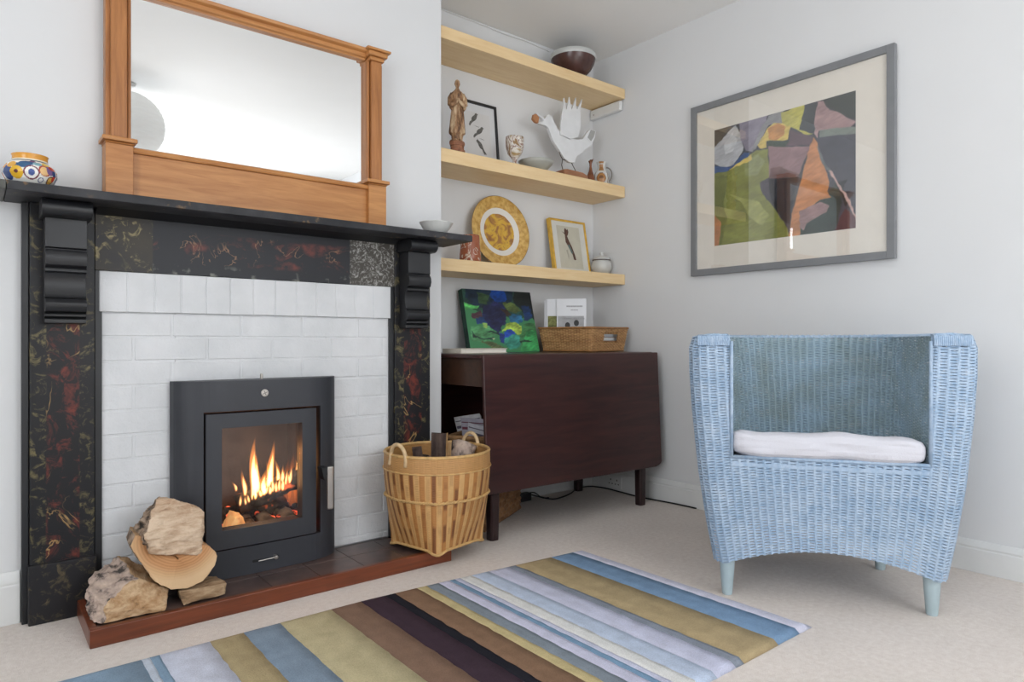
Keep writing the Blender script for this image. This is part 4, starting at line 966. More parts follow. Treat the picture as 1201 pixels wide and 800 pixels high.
for i, p in enumerate(q.v):
    z = p[2] - cjg[2]; th = math.atan2(p[1] - cjg[1], p[0] - cjg[0]) - va; th = (th + PI) % (2 * PI) - PI
    c = (212, 211, 206); e = (th / .62) ** 2 + ((z - .042) / .026) ** 2
    if e < 1: c = (176, 122, 66)
    if .8 < e < 1 or (e < .25 and z > .042): c = (122, 82, 48)
    if abs(th) < .5 and z > .080 and i < 120 * 45: c = (164, 118, 72)
    if .96 < abs(th) < 1.1 and .01 < z < .075: c = (130, 110, 90)
    cols[i] = lin(c)[:3]
q.v = [(cjg[0] + (x - cjg[0]) * 1.06, cjg[1] + (y - cjg[1]) * 1.06, cjg[2] + (z - cjg[2]) * 1.17) for x, y, z in q.v]
root = emit('small_jug', q.v, q.f, vcol('jug_glaze', .25), smooth=True, cols=cols); tag(root, 'small white jug with a round brown medallion and looped handle', 'jug')
q = MB(); d = Vector((math.cos(YAW + .1), -math.sin(YAW + .1), 0)); P = []
for i in range(13): a = -PI * .42 + PI * .95 * i / 12; P.append(Vector(cjg) + d * (.028 + .030 * math.cos(a)) + Vector((0, 0, .074 + .040 * math.sin(a))))
q.tube(P, .0035, 8); q.build('handle', plain('grey_brown_glaze', (130, 122, 116), .3), root, smooth=True)
# slipware mug
t = NT('red_slip_glaze'); v_ = t.noise(20, 3, t.mapping((1, 1, .8)), .5, 1.6); t.color(t.ramp(v_, [(.44, (156, 88, 58)), (.52, (150, 80, 52)), (.56, (222, 208, 190)), (.60, (150, 82, 54))])); t.set(.22)
mug = lathe_thing('slipware_beaker', [(.048, 0), (.050, .003), (.0495, .03), (.045, .08), (.0425, .122), (.040, .124), (.041, .08), (.044, .02), (.0001, .01)], (1.778, 2.515, 1.1805), t.m, 'brown red slipware beaker with pale swirls next to the large plate', 'beaker')
# plate
t = NT('slipware_plate'); ra = t.new('ShaderNodeVectorMath', operation='LENGTH')
sp_ = t.new('ShaderNodeSeparateXYZ'); t.link(t.co, sp_.inputs[0]); cmb = t.new('ShaderNodeCombineXYZ'); t.link(sp_.outputs['X'], cmb.inputs[0]); t.link(sp_.outputs['Y'], cmb.inputs[1]); t.link(cmb.outputs[0], ra.inputs[0])
r = ra.outputs['Value']; och = t.ramp(t.noise(48, 5), [(.36, (184, 140, 68)), (.62, (218, 180, 104))])
ctr = t.ramp(t.noise(15, 4, None, .5, 1.4), [(.36, (150, 104, 60)), (.45, (176, 128, 66)), (.50, (206, 162, 64)), (.60, (216, 176, 72)), (.68, (164, 118, 66))])
c = t.mix(t.math('GREATER_THAN', r, t.math('ADD', .092, t.math('MULTIPLY', t.noise(30, 1), .004))), ctr, (228, 224, 216)); c = t.mix(t.math('GREATER_THAN', r, .122), c, och)
c = t.mix(t.math('GREATER_THAN', r, .1785), c, (146, 118, 86)); t.color(c); PLM = t.set(.22)
q = MB(); q.lathe([(.0001, .004), (.085, .004), (.095, .007), (.122, .015), (.165, .024), (.180, .028), (.1815, .030), (.179, .032), (.164, .029), (.122, .021), (.095, .013), (.085, .011), (.0001, .011)], (0, 0, 0), 96)
o = q.build('large_plate', PLM, smooth=True); o.location = (2.045, 2.655, 1.361); o.rotation_euler = (math.radians(98) - PI, 0, 0) if False else (math.radians(82), 0, 0)
tag(o, 'large round ochre slipware plate with a white ring and yellow flower, propped upright', 'plate')
# lidded pot
q = MB(); cp = (2.692, 2.56, 1.1805)
root = lathe_thing('lidded_pot', [(.030, 0), (.032, .006), (.050, .018), (.056, .040), (.055, .060), (.047, .076), (.047, .080), (.040, .080), (.0001, .02)], cp, plain('pale_grey_stoneware', (196, 196, 192), .35, var=.06), 'small pale grey lidded pot at the right end of the lowest shelf', 'pot')
q = MB(); q.lathe([(.050, .0), (.0505, .0025), (.0505, .004)], (cp[0], cp[1], cp[2] + .0805), 48); q.build('lid_rim', plain('dark_iron_rim', (84, 72, 64), .4), root, smooth=True)
q = MB(); q.lathe([(.050, 0), (.047, .008), (.030, .018), (.010, .024), (.009, .030), (.012, .036), (.008, .041), (.0001, .042)], (cp[0], cp[1], cp[2] + .0846), 48); q.build('lid', plain('pale_grey_lid', (200, 200, 197), .35), root, smooth=True)

# ------------------------------------------------------------------ carved statue
def statue():
    c = Vector((1.684, 2.482, 1.6575)); yaw = -YAW + .25; seg = 40
    R = Matrix.Translation(c) @ Matrix.Rotation(yaw, 4, 'Z') @ Matrix.Diagonal((.86, .9, 1, 1))
    prof = [  # z, rx, ry, cx, cy
     (.050, .030, .026, 0, 0), (.062, .028, .024, 0, 0), (.080, .030, .026, 0, 0), (.084, .040, .032, 0, 0), (.092, .043, .034, 0, 0), (.12, .040, .032, 0, 0), (.16, .035, .029, 0, 0), (.20, .030, .026, 0, 0), (.225, .031, .025, 0, 0), (.25, .033, .024, 0, 0), (.268, .030, .021, 0, 0), (.278, .016, .014, 0, 0), (.286, .010, .011, 0, -.001)]
    q = MB(); v = []; f = []; zs = np.linspace(prof[0][0], prof[-1][0], 60)
    A_ = np.array(prof)
    for z in zs:
        rx, ry = np.interp(z, A_[:, 0], A_[:, 1]), np.interp(z, A_[:, 0], A_[:, 2])
        for k in range(seg):
            a = 2 * PI * k / seg; fold = 1 + (.05 * math.sin(a * 9 + z * 12) + .03 * math.sin(a * 5 - z * 20)) * (1 if z < .24 else .3)
            v.append(Vector((rx * fold * math.cos(a), ry * fold * math.sin(a), z)))
    for i in range(len(zs) - 1):
        for k in range(seg): k2 = (k + 1) % seg; f.append((i * seg + k, i * seg + k2, (i + 1) * seg + k2, (i + 1) * seg + k))
    f.append(tuple(range(seg - 1, -1, -1))); f.append(tuple((len(zs) - 1) * seg + k for k in range(seg))); q.add(v, f)
    # sleeves: upper arms down, forearms folded forward to the chest
    for s in (-1, 1):
        q.tube([(s * .027, -.002, .262), (s * .038, -.004, .240), (s * .040, -.010, .215), (s * .030, -.024, .205), (s * .014, -.034, .216), (s * .004, -.036, .222)], [.011, .0135, .0135, .012, .009, .006], 12)
        q.tube([(s * .034, -.014, .212), (s * .033, -.018, .196), (s * .030, -.020, .185)], [.012, .010, .004], 10)
        for k in range(4): q.tube([(s * (.006), -.036, .219 + k * .0028), (s * -.001, -.0405, .222 + k * .0028), (s * -.006, -.039, .225 + k * .0026)], .0016, 6)
        q.tube([(s * .006, -.035, .229), (s * .001, -.040, .234)], .0017, 6)
        q.ball((s * .011, -.017, .055), (.009, .015, .006), 10, 6)
    q.tube([(.003, -.030, .20), (.005, -.033, .16), (.006, -.037, .12)], [.003, .003, .004], 8)
    # neck and head with a brow, nose, chin, ears and short cap of hair
    q.tube([(0, -.001, .280), (0, -.003, .296)], [.0085, .0080], 14)
    hv = MB(); hv.ball((0, -.003, .309), (.0128, .0150, .0185), 28, 20); nv = []
    for p in hv.v:
        x, y, z = p; zz = (z - .309) / .0185
        if y < -.003:
            if abs(x) < .004 and -.25 < zz < .25: y -= .0026 * (1 - abs(x) / .004) * (1 - max(0, zz) * 2) # nose
            if .12 < zz < .35 and .003 < abs(x) < .009: y += .0014          # eye sockets
            if -.55 < zz < -.42 and abs(x) < .0045: y += .0010              # mouth
            if -.9 < zz < -.6: y -= .0010                                  # chin
        if zz > .30: x *= 1.06; y = -.003 + (y + .003) * 1.05
        nv.append((x, y, z))
    hv.v = nv; q.add(hv.v, hv.f)
    for s in (-1, 1): q.ball((s * .0130, -.002, .308), (.002, .0035, .0055), 8, 6)
    q.xf(R); q.v = [tuple(Vector(p) + noise.noise_vector(Vector(p) * 140) * .0009) for p in q.v]
    t = NT('worn_carved_wood'); n = t.noise(34, 5, t.mapping((1, 1, .3)), .65); t.color(t.ramp(n, [(.38, (84, 58, 42)), (.48, (150, 112, 78)), (.62, (206, 180, 146))])); t.bump(t.noise(110, 4), .7, .003)
    root = empty('carved_statue', c, 'small worn wooden statue of a robed standing figure on the middle shelf', 'statue')
    q.build('figure', t.set(.7), root, smooth=True)
    q = MB(); N = 10
    for z0_, z1_, r_ in ((.0, .012, .042), (.0125, .030, .036), (.0305, .050, .038)):
        P = [(r_ * math.cos(2 * PI * k / N + .3), r_ * .85 * math.sin(2 * PI * k / N + .3), z0_) for k in range(N)]; q.prism(P, (0, 0, z1_ - z0_))
    q.ball((-.030, 0, .045), (.012, .012, .014), 10, 7); q.ball((.030, .004, .043), (.012, .012, .012), 10, 7); q.ball((0, .02, .05), (.028, .014, .012), 10, 7)
    q.xf(R); q.build('pedestal', plain('worn_red_brown_base', (140, 92, 66), .7, var=.35, nscale=60, bump=.5), root, bevel=.002)
statue()

# ------------------------------------------------------------------ white wooden bird
def goose():
    Y = 2.56; root = empty('wooden_bird', (2.45, Y, 1.6575), 'white painted cut out wooden bird with raised wing and orange bill tip', 'bird ornament')
    WH = plain('chalky_white_paint', (226, 227, 228), .6, var=.05, bump=.3, bscale=40)
    def pz(x, y):   # outline units traced on the board, metres
        return (x, y)
    body = [(2.205, 1.965), (2.215, 1.972), (2.268, 1.952), (2.282, 1.972), (2.298, 1.980), (2.318, 1.974), (2.335, 1.945), (2.372, 1.905), (2.400, 1.893), (2.440, 1.888), (2.500, 1.888), (2.540, 1.900), (2.575, 1.945), (2.600, 1.962), (2.640, 1.962), (2.632, 1.925), (2.608, 1.880), (2.560, 1.848), (2.540, 1.826), (2.494, 1.800), (2.480, 1.762), (2.440, 1.758), (2.400, 1.776), (2.372, 1.806), (2.325, 1.850), (2.292, 1.910), (2.270, 1.918), (2.225, 1.918), (2.262, 1.940), (2.250, 1.950)]
    q = MB(); q.prism([(x, Y - .009, z) for x, z in body], (0, .018, 0)); q.build('body', WH, root, bevel=.002)
    q = MB(); q.prism([(2.196, Y - .008, 1.958), (2.212, Y - .008, 1.966), (2.232, Y - .008, 1.950), (2.225, Y - .008, 1.920), (2.206, Y - .008, 1.922), (2.190, Y - .008, 1.935)], (0, .016, 0)); q.build('bill', plain('orange_brown_bill', (178, 124, 84), .7), root, bevel=.002)
    wing = [(2.368, 1.888), (2.372, 1.960), (2.388, 2.035), (2.394, 2.085), (2.408, 2.030), (2.414, 2.028), (2.432, 2.098), (2.445, 2.040), (2.452, 2.040), (2.480, 2.106), (2.480, 2.048), (2.490, 2.046), (2.526, 2.108), (2.512, 2.045), (2.512, 1.960), (2.500, 1.900), (2.440, 1.878)]
    q = MB(); q.prism([(x, Y - .019, z) for x, z in wing], (0, .0095, 0)); q.build('wing', WH, root, bevel=.0015)
    q = MB(); q.prism([(2.575, Y - .0115, 1.915), (2.598, Y - .0115, 1.958), (2.632, Y - .0115, 1.958), (2.620, Y - .0115, 1.925), (2.600, Y - .0115, 1.900)], (0, .002, 0)); q.build('tail_patch', plain('grey_tail_paint', (168, 168, 164), .7), root)
    WI = plain('rusty_wire', (92, 84, 80), .5, .6); q = MB()
    q.tube([(2.372, Y, 1.812), (2.385, Y, 1.785), (2.400, Y, 1.768), (2.470, Y, 1.766), (2.462, Y - .001, 1.762), (2.482, Y - .02, 1.706)], .0022, 7); q.tube([(2.400, Y, 1.768), (2.385, Y - .008, 1.735), (2.383, Y - .02, 1.706)], .0022, 7); q.build('wire_legs', WI, root, smooth=True)
    q = MB(); q.prism([(2.350, Y - .07, 1.658), (2.352, Y - .062, 1.698), (2.380, Y - .060, 1.704), (2.490, Y - .060, 1.702), (2.520, Y - .066, 1.688), (2.522, Y - .07, 1.658)], (0, .075, 0)); q.build('base', wood('chestnut_block', (176, 124, 88), (136, 88, 60), 'X', 8, 10), root, bevel=.003)
goose()

# ------------------------------------------------------------------ things on the table
q = MB(); q.box(1.648, 1.905, 2.400, 2.545, TZ + .0005, TZ + .003); 
root = empty('cream_book', (1.78, 2.47, TZ), 'thin cream covered book lying flat before the green canvas', 'book')
q.box(1.648, 1.905, 2.400, 2.545, TZ + .0185, TZ + .0215); q.box(1.648, 1.654, 2.400, 2.545, TZ + .003, TZ + .0185); q.build('cover', plain('cream_cover', (226, 218, 204), .6, var=.03), root, bevel=.001)
q = MB(); q.box(1.655, 1.900, 2.404, 2.541, TZ + .0035, TZ + .018); q.build('pages', plain('page_edges', (232, 226, 214), .8), root)

WK = vcol('brown_wicker', .6, .3, 160, var=.12)
def tray():
    T = Matrix.Translation((2.344, 2.30, TZ)) @ Matrix.Rotation(math.radians(14), 4, 'Z')
    W, D, H = .345, .285, .118
    root = empty('wicker_tray', (2.45, 2.45, TZ), 'low rectangular brown wicker basket of books on the dark table, handle hole facing out', 'basket')
    def fn(u, v):
        P = np.zeros((len(v), len(u), 3))
        for j, s in enumerate(v):
            e = .018 * s; w, d = W + 2 * e, D + 2 * e; rc = .012; pth = []
            for cx_, cy_, a0 in ((w - rc, rc, -PI / 2), (w - rc, d - rc, 0), (rc, d - rc, PI / 2), (rc, rc, PI)):
                pth += [(cx_ + rc * math.cos(a0 + k * PI / 8), cy_ + rc * math.sin(a0 + k * PI / 8)) for k in range(5)]
            pth.append(pth[0]); xy = resample(np.array(pth), u)
            P[j, :, 0] = xy[:, 0] - e; P[j, :, 1] = xy[:, 1] - e; P[j, :, 2] = .002 + H * s + .006 * s * np.exp(-((xy[:, 0] - w) ** 2 + (xy[:, 1] - d / 2) ** 2) * 40)
        return np.einsum('ij,abj->abi', np.array(T.to_3x3()), P) + np.array(T.translation)[None, None]
    def hole(c):
        L_ = (np.array(T.inverted().to_3x3()) @ c.T).T + np.array(T.inverted().translation)
        return ~((L_[:, 1] < .02) & (L_[:, 0] > .110) & (L_[:, 0] < .250) & (L_[:, 2] > .050) & (L_[:, 2] < .104))
    rnd = np.random.RandomState(3); rv = rnd.rand(400)
    def cf(U, V, X):
        k = rv[(np.floor(V).astype(int) * 7 + np.floor(U / 2).astype(int)) % 400][:, None]
        a = np.array(lin((204, 160, 108))[:3]); b_ = np.array(lin((128, 82, 46))[:3]); k = k * .5 + .35 * (np.abs(np.cos(PI * U))[:, None] < .5); return a * (1 - k) + b_ * k
    weave('basket_wall', fn, 84, 18, .0032, WK, root, gap=.002, srow=4, closed=True, keep=hole, colfn=cf)
    weave('basket_lining', lambda u, v: fn(u, v) + (np.array(T @ Vector((W / 2, D / 2, 0)))[None, None] - fn(u, v)) * np.array([.022, .022, 0]), 84, 22, .0018, WK, root, gap=.001, srow=2, closed=True, keep=hole, colfn=cf, flip=True)
    cm_ = plain('brown_cane', (158, 112, 66), .55, var=.25, nscale=60)
    q = MB(); q.box(.003, W - .003, .003, D - .003, .002, .008, 0, T); q.build('basket_base', cm_, root)
    u_ = np.linspace(0, 1, 121); ring = fn(u_, np.array([1.0]))[0]; 
    q = MB(); q.tube([Vector(p) for p in ring], .0055, 8, caps=False); q.build('rim', cm_, root, smooth=True)
    ring = fn(u_, np.array([.42]))[0]; q = MB(); q.tube([Vector(p) for p in ring], .0022, 6, caps=False); q.build('waist_band', cm_, root, smooth=True)
    ring = fn(u_, np.array([.04]))[0]; q = MB(); q.tube([Vector(p) for p in ring], .004, 6, caps=False); q.build('foot_band', cm_, root, smooth=True)
    # books lying behind the handle hole
    for i, (z, h) in enumerate(((.009, .026), (.036, .020), (.057, .018), (.076, .016))):
        q = MB(); q.box(.115, W - .012, .014 + i * .002, .085, z, z + h - .002, 0, T); o = q.build('paperback', plain('book_grey_white_%d' % i, [(206, 208, 210), (180, 186, 190), (222, 222, 222), (190, 194, 198)][i], .6, var=.02), bevel=.001)
        tag(o, ['lowest', 'second lowest', 'second highest', 'topmost'][i] + ' of the pale books stacked flat inside the wicker basket', 'book', 'books lying in the wicker basket')
    # upright books at the left back
    def ub(ox, oy, w_, th, h, cover, nm, label, face=None, tilt=.03):
        Tb = Matrix.Translation((ox, oy, TZ + .009)) @ Matrix.Rotation(-.765, 4, 'Z') @ Matrix.Rotation(-tilt, 4, 'X')
        r_ = empty(nm, tuple((Tb @ Vector((.05, 0, 0)))), label, 'book', 'books standing in the wicker basket')
        q = MB(); q.box(0, w_, 0, .002, 0, h, 0, Tb); q.box(0, w_, th - .002, th, 0, h, 0, Tb); q.box(0, .002, .002, th - .002, 0, h, 0, Tb); q.build('cover', cover, r_)
        q = MB(); q.box(.0025, w_ - .003, .0022, th - .0022, .003, h - .003, 0, Tb); q.build('pages', plain('white_pages', (230, 229, 226), .8), r_)
        if face: face(Tb, w_, h, r_)
    TXT = plain('grey_print', (150, 150, 152), .8); PHO = plain('grey_photo', (176, 176, 178), .7, var=.12, nscale=30); DK = plain('dark_print', (66, 66, 66), .8)
    def f1(Tb, w_, h, r_):
        q = MB()
        def rect(x0, x1, z0_, z1_, m): q.box(x0, x1, -.0006, 0, z0_, z1_, m, Tb)
        for k in range(11): rect(.050 + k * .0075, .0555 + k * .0075, h - .042, h - .035, 0)
        for k in range(5): rect(.072 + k * .0075, .077 + k * .0075, h - .060, h - .055, 0)
        rect(.006, w_ - .012, .10, h - .088, 1)
        for k in range(14): rect(.030 + k * .008, .036 + k * .008, h - .105, h - .098, 2)
        for cx_ in (.055, .10):
            q.prism([Tb @ Vector((cx_ + .012 * math.cos(a) * 1.1, -.0009, .118 + (.02 if cx_ > .08 else .008) + .016 * math.sin(a))) for a in [2 * PI * i / 12 for i in range(12)]], Tb.to_3x3() @ Vector((0, .0004, 0)), 3)
        q.build('cover_print', [TXT, PHO, TXT, DK], r_)
    def f2(Tb, w_, h, r_):
        q = MB(); q.box(.004, w_ - .004, -.0006, 0, .06, h - .088, 0, Tb); q.build('cover_print', plain('green_photo', (120, 122, 70), .7, var=.5, nscale=60), r_)
    whc = plain('white_book_cover', (226, 227, 230), .5, var=.02)
    ub(2.322, 2.521, .150, .010, .262, whc, 'hardback_book', 'white book with grey text and photograph standing foremost in the wicker basket', f1, .04)
    ub(2.294, 2.564, .100, .010, .262, whc, 'hardback_book', 'white book with a green photograph just behind the foremost one', f2, .035)
    ub(2.288, 2.578, .05, .006, .258, plain('grey_book_cover', (196, 197, 200), .5), 'hardback_book', 'grey white book standing rearmost in the wicker basket', None, .03)
tray()

# ------------------------------------------------------------------ log basket
LB = Vector((1.386, 2.178, 0.052))
def logbasket():
    root = empty('log_basket', LB, 'tall round wicker log basket with hoop handles standing on the end of the hearth', 'basket')
    H = .352; va = math.atan2(LB.y, LB.x)
    def rad(th, s):
        # square foot turned corner-on to the view, round rim
        k = (1 - s) ** 2.4; sq = .128 / np.maximum(np.abs(np.cos(th - va - PI / 4)), np.abs(np.sin(th - va - PI / 4))) ** 1.0
        sq = np.minimum(sq, .172); rd = .178 + .030 * np.sin(np.minimum(s, 1) * PI * .62) ** 1.0
        rd = np.interp(s, [0, .25, .5, .8, 1], [.176, .190, .197, .202, .200])
        return sq * k + rd * (1 - k)
    def fn(u, v, off=0):
        P = np.zeros((len(v), len(u), 3)); th = -u * 2 * PI * -1
        for j, s in enumerate(v):
            r_ = rad(th, s) + off; P[j, :, 0] = LB.x + r_ * np.cos(th); P[j, :, 1] = LB.y + r_ * np.sin(th)
            corner = np.clip((rad(th, 0) - .150) / .022, 0, 1)
            P[j, :, 2] = LB.z + .012 + (H - .012) * s - .010 * corner * (1 - s) ** 2
        return P
    rnd = np.random.RandomState(5); rr_ = rnd.rand(64); rn = rnd.rand(64, 40)
    def cf(U, V, X):
        rib = np.floor(U + .5).astype(int) % 60; row = (V / 110 * 22).astype(int) % 40
        lite = np.array(lin((218, 172, 112))[:3]); mid = np.array(lin((190, 132, 74))[:3]); dk = np.array(lin((124, 74, 42))[:3])
        odd = (rib % 2 == 1).astype(float)[:, None]; c = lite * (1 - odd) + mid * odd
        kv = V / 110 * 9 + rr_[rib % 64] * 7; k0 = np.floor(kv).astype(int); fr_ = kv - k0; fr_ = fr_ * fr_ * (3 - 2 * fr_); kk = rn[rib, k0 % 40] * (1 - fr_) + rn[rib, (k0 + 1) % 40] * fr_; k = (np.clip((kk - .45) * 4, 0, 1) * np.where(rib % 2 == 1, 1, .25))[:, None]
        s = (V / 110)[:, None]; fac = np.where(s < .84, 1., 0.); thin = (np.abs((U + .5) % 1 - .5) < .33).astype(float)[:, None]
        c = c * (1 - k * fac * thin * .85) + dk * k * fac * thin * .85
        top = (s > .84); c = np.where(top, np.array(lin((204, 154, 96))[:3]) * (.92 + .08 * np.sin(V * 3)[:, None]), c)
        return c
    weave('basket_wall', fn, 60, 110, .0012, WKL, root, gap=.0006, spr=8, srow=2, closed=True, colfn=cf, wide=True)
    weave('basket_lining', lambda u, v: fn(u, v, -.007), 60, 40, .0012, WKL, root, gap=.0006, spr=4, srow=2, closed=True, colfn=lambda U, V, X: np.tile(np.array(lin((176, 130, 76))[:3]), (len(U), 1)), flip=True)
    cm_ = plain('pale_cane', (206, 166, 108), .5, var=.2, nscale=50); u_ = np.linspace(0, 1, 97)
    def ring(s, r, nm, off=.002, tw=0):
        q = MB()
        for ph in ((0, PI) if tw else (0,)):
            P = fn(u_ if not tw else np.linspace(0, 1, 481), np.array([s]), off)[0]
            if tw:
                k = np.linspace(0, 2 * PI * tw, len(P)) + ph; P = P + np.stack([np.cos(k) * 0, np.cos(k) * 0, np.sin(k) * r * .8], -1); P[:, :2] += (P[:, :2] - np.array(LB)[:2]) * (np.cos(k) * .012)[:, None]
            q.tube([Vector(p) for p in P], r, 7, caps=False)
        q.build(nm, cm_, root, smooth=True)
    ring(1.0, .0065, 'rim', -.003); ring(.83, .0028, 'band', .003); ring(.53, .0034, 'rope_band', .004, 44); ring(.0, .0055, 'foot_ring', .002)
    def rim_pt(th, dz=0, off=-.003): r_ = .200 + off; return Vector((LB.x + r_ * math.cos(th), LB.y + r_ * math.sin(th), LB.z + H + dz))
    for c_, dlt in ((va + PI * .745, .34), (va - PI * .24, .34)):
        P = []
        for i in range(17):
            a = PI * i / 16; th = c_ - dlt / 1 * math.cos(a) * .62; p = rim_pt(th, -.035 + .078 * math.sin(a) ** .7, .004 if i in (0, 16) else -.001); P.append(p)
        q = MB(); q.tube(P, .0072, 9); q.build('handle', plain('handle_cane', (214, 184, 142), .5, var=.2, nscale=40), root, smooth=True)
    q = MB(); 
    for k in range(4):
        th = va + PI / 2 * k; a = LB + Vector((.166 * math.cos(th), .166 * math.sin(th), .008)); b_ = LB + Vector((.166 * math.cos(th + PI / 2), .166 * math.sin(th + PI / 2), .008)); q.tube([a, b_], .0045, 7)
    q.build('foot_rods', plain('pale_foot_rod', (206, 186, 156), .6), root, smooth=True)
    q = MB(); P = [(LB.x + .158 * math.cos(va + PI / 2 * k), LB.y + .158 * math.sin(va + PI / 2 * k), LB.z + .014) for k in range(4)]; q.prism(P, (0, 0, .006)); q.build('basket_base', cm_, root)
WKL = vcol('golden_wicker', .5, .2, 220, var=.10)
logbasket()
# contents
def T_at(x, y, z, rx=0, ry=0, rz=0): return Matrix.Translation((x, y, z)) @ Matrix.Rotation(rz, 4, 'Z') @ Matrix.Rotation(ry, 4, 'Y') @ Matrix.Rotation(rx, 4, 'X')
def stick(name, T, w, d, h, mat, label, jag=.006):
    q = MB(); n = 6; v = []
    for i in range(n + 1):
        for a, b_ in ((-w, -d), (w, -d), (w, d), (-w, d)):
            v.append(T @ Vector((a + random.uniform(-1, 1) * .0015, b_ + random.uniform(-1, 1) * .0015, h * i / n + (random.uniform(-jag, jag) if i == n else 0))))
    f = [(3, 2, 1, 0), tuple(range(4 * n, 4 * n + 4))] + [(i * 4 + k, i * 4 + (k + 1) % 4, (i + 1) * 4 + (k + 1) % 4, (i + 1) * 4 + k) for i in range(n) for k in range(4)]
    q.add(v, f); o = q.build(name, mat, bevel=.001); return tag(o, label, 'wood', 'kindling in the log basket')
DKW = logwood('dark_offcut', (96, 80, 72), (66, 54, 50), (20, 20, 3)); PLW = logwood('pale_stick', (206, 170, 124), (170, 128, 82), (20, 20, 3))
rz = -YAW + .1
stick('kindling_plank', T_at(1.395, 2.20, .13, .02, .03, rz), .028, .007, .335, DKW, 'dark upright board end sticking out of the log basket', .002)
stick('kindling_stick', T_at(1.424, 2.19, .13, 0, .03, rz), .005, .009, .330, PLW, 'thin pale stick standing against the dark board in the log basket')
stick('kindling_stick', T_at(1.362, 2.21, .13, .05, -.14, rz), .018, .010, .285, DKW, 'short dark offcut leaning left of the dark board in the log basket')
stick('kindling_stick', T_at(1.455, 2.22, .13, .0, .05, rz), .006, .006, .292, PLW, 'short pale stick end between the dark board and the grey log')
rlog('basket_log', (1.43, 2.18, .16), (1.545, 2.225, .405), .052, M['bark2'], 'rough grey barked log lying at the right of the log basket', None, 20, .010)
rlog('basket_log', (1.30, 2.16, .14), (1.39, 2.27, .36), .040, M['bark'], 'brown log deep inside the left of the log basket', None, 16, .006)

# ------------------------------------------------------------------ seagrass basket under the table
def seagrass():
    ang = math.radians(30); c = Vector((1.845, 2.475, .002)); T = Matrix.Translation(c) @ Matrix.Rotation(ang, 4, 'Z'); W, D, H = .44, .185, .40
    root = empty('seagrass_basket', c, 'tall braided seagrass basket of papers standing under the dark table', 'basket')
    def fn(u, v, ins=0):
        P = np.zeros((len(v), len(u), 3)); rc = .03
        for j, s in enumerate(v):
            w, d = W / 2 - ins, D / 2 - ins; pth = []
            for cx_, cy_, a0 in ((w - rc, -d + rc, -PI / 2), (w - rc, d - rc, 0), (-w + rc, d - rc, PI / 2), (-w + rc, -d + rc, PI)):
                pth += [(cx_ + rc * math.cos(a0 + k * PI / 12), cy_ + rc * math.sin(a0 + k * PI / 12)) for k in range(7)]
            pth.append(pth[0]); xy = resample(np.array(pth), u); P[j, :, :2] = xy; P[j, :, 2] = .006 + (H - .006) * s
        return np.einsum('ij,abj->abi', np.array(T.to_3x3()), P) + np.array(T.translation)[None, None]
    rnd = np.random.RandomState(9); rv = rnd.rand(997)
    def cf(U, V, X):
        k = rv[(np.floor(V).astype(int) * 31 + np.floor(U).astype(int)) % 997][:, None]; return np.array(lin((158, 116, 78))[:3]) * (1 - k * .6) + np.array(lin((96, 62, 38))[:3]) * k * .6
    weave('basket_wall', fn, 44, 18, .005, WK, root, gap=.004, spr=5, srow=6, closed=True, colfn=cf)
    weave('basket_lining', lambda u, v: fn(u, v, .010), 44, 18, .004, WK, root, gap=.002, spr=3, srow=3, closed=True, colfn=cf, flip=True)
    u_ = np.linspace(0, 1, 90); q = MB(); q.tube([Vector(p) for p in fn(u_, np.array([1.0]))[0]], .011, 8, caps=False); q.build('rim', plain('seagrass_rim', (160, 122, 82), .8, var=.4, nscale=60, bump=.8, bscale=80, bdist=.004), root, smooth=True)
    q = MB(); q.box(-W / 2 + .012, W / 2 - .012, -D / 2 + .012, D / 2 - .012, .001, .008, 0, T); q.build('basket_base', plain('seagrass_base', (140, 104, 70), .8), root)
    for i, (x, tilt, c0, lb) in enumerate(((-.085, -.40, (196, 196, 204), 'grey white folded newspaper poking leftmost out of the seagrass basket'), (-.055, -.28, (172, 168, 180), 'grey folded newspaper with a dark red band in the seagrass basket'), (-.02, -.18, (206, 204, 206), 'pale folded newspaper poking rightmost out of the seagrass basket'))):
        Tn = T @ Matrix.Translation((x, 0, .15)) @ Matrix.Rotation(tilt, 4, 'Y') @ Matrix.Rotation(.22 - .2 * i, 4, 'X')
        r_ = empty('newspaper', tuple(Tn.translation), lb, 'newspaper', 'papers in the seagrass basket')
        q = MB()
        for k in range(4): q.box(-.010 + k * .0028, -.0085 + k * .0028, -.066, .066, 0, .345 - k * .004, 0, Tn)
        q.build('sheets', plain('newsprint_%d' % i, c0, .8, var=.12, nscale=50), r_)
        q = MB(); q.box(-.0112, -.0102, -.062, .062, .290, .302, 0, Tn); q.box(-.0112, -.0102, -.062, .062, .322, .326, 0, Tn); q.build('masthead', plain('masthead_ink', (112, 58, 70) if i == 1 else (92, 86, 100), .8), r_)
seagrass()

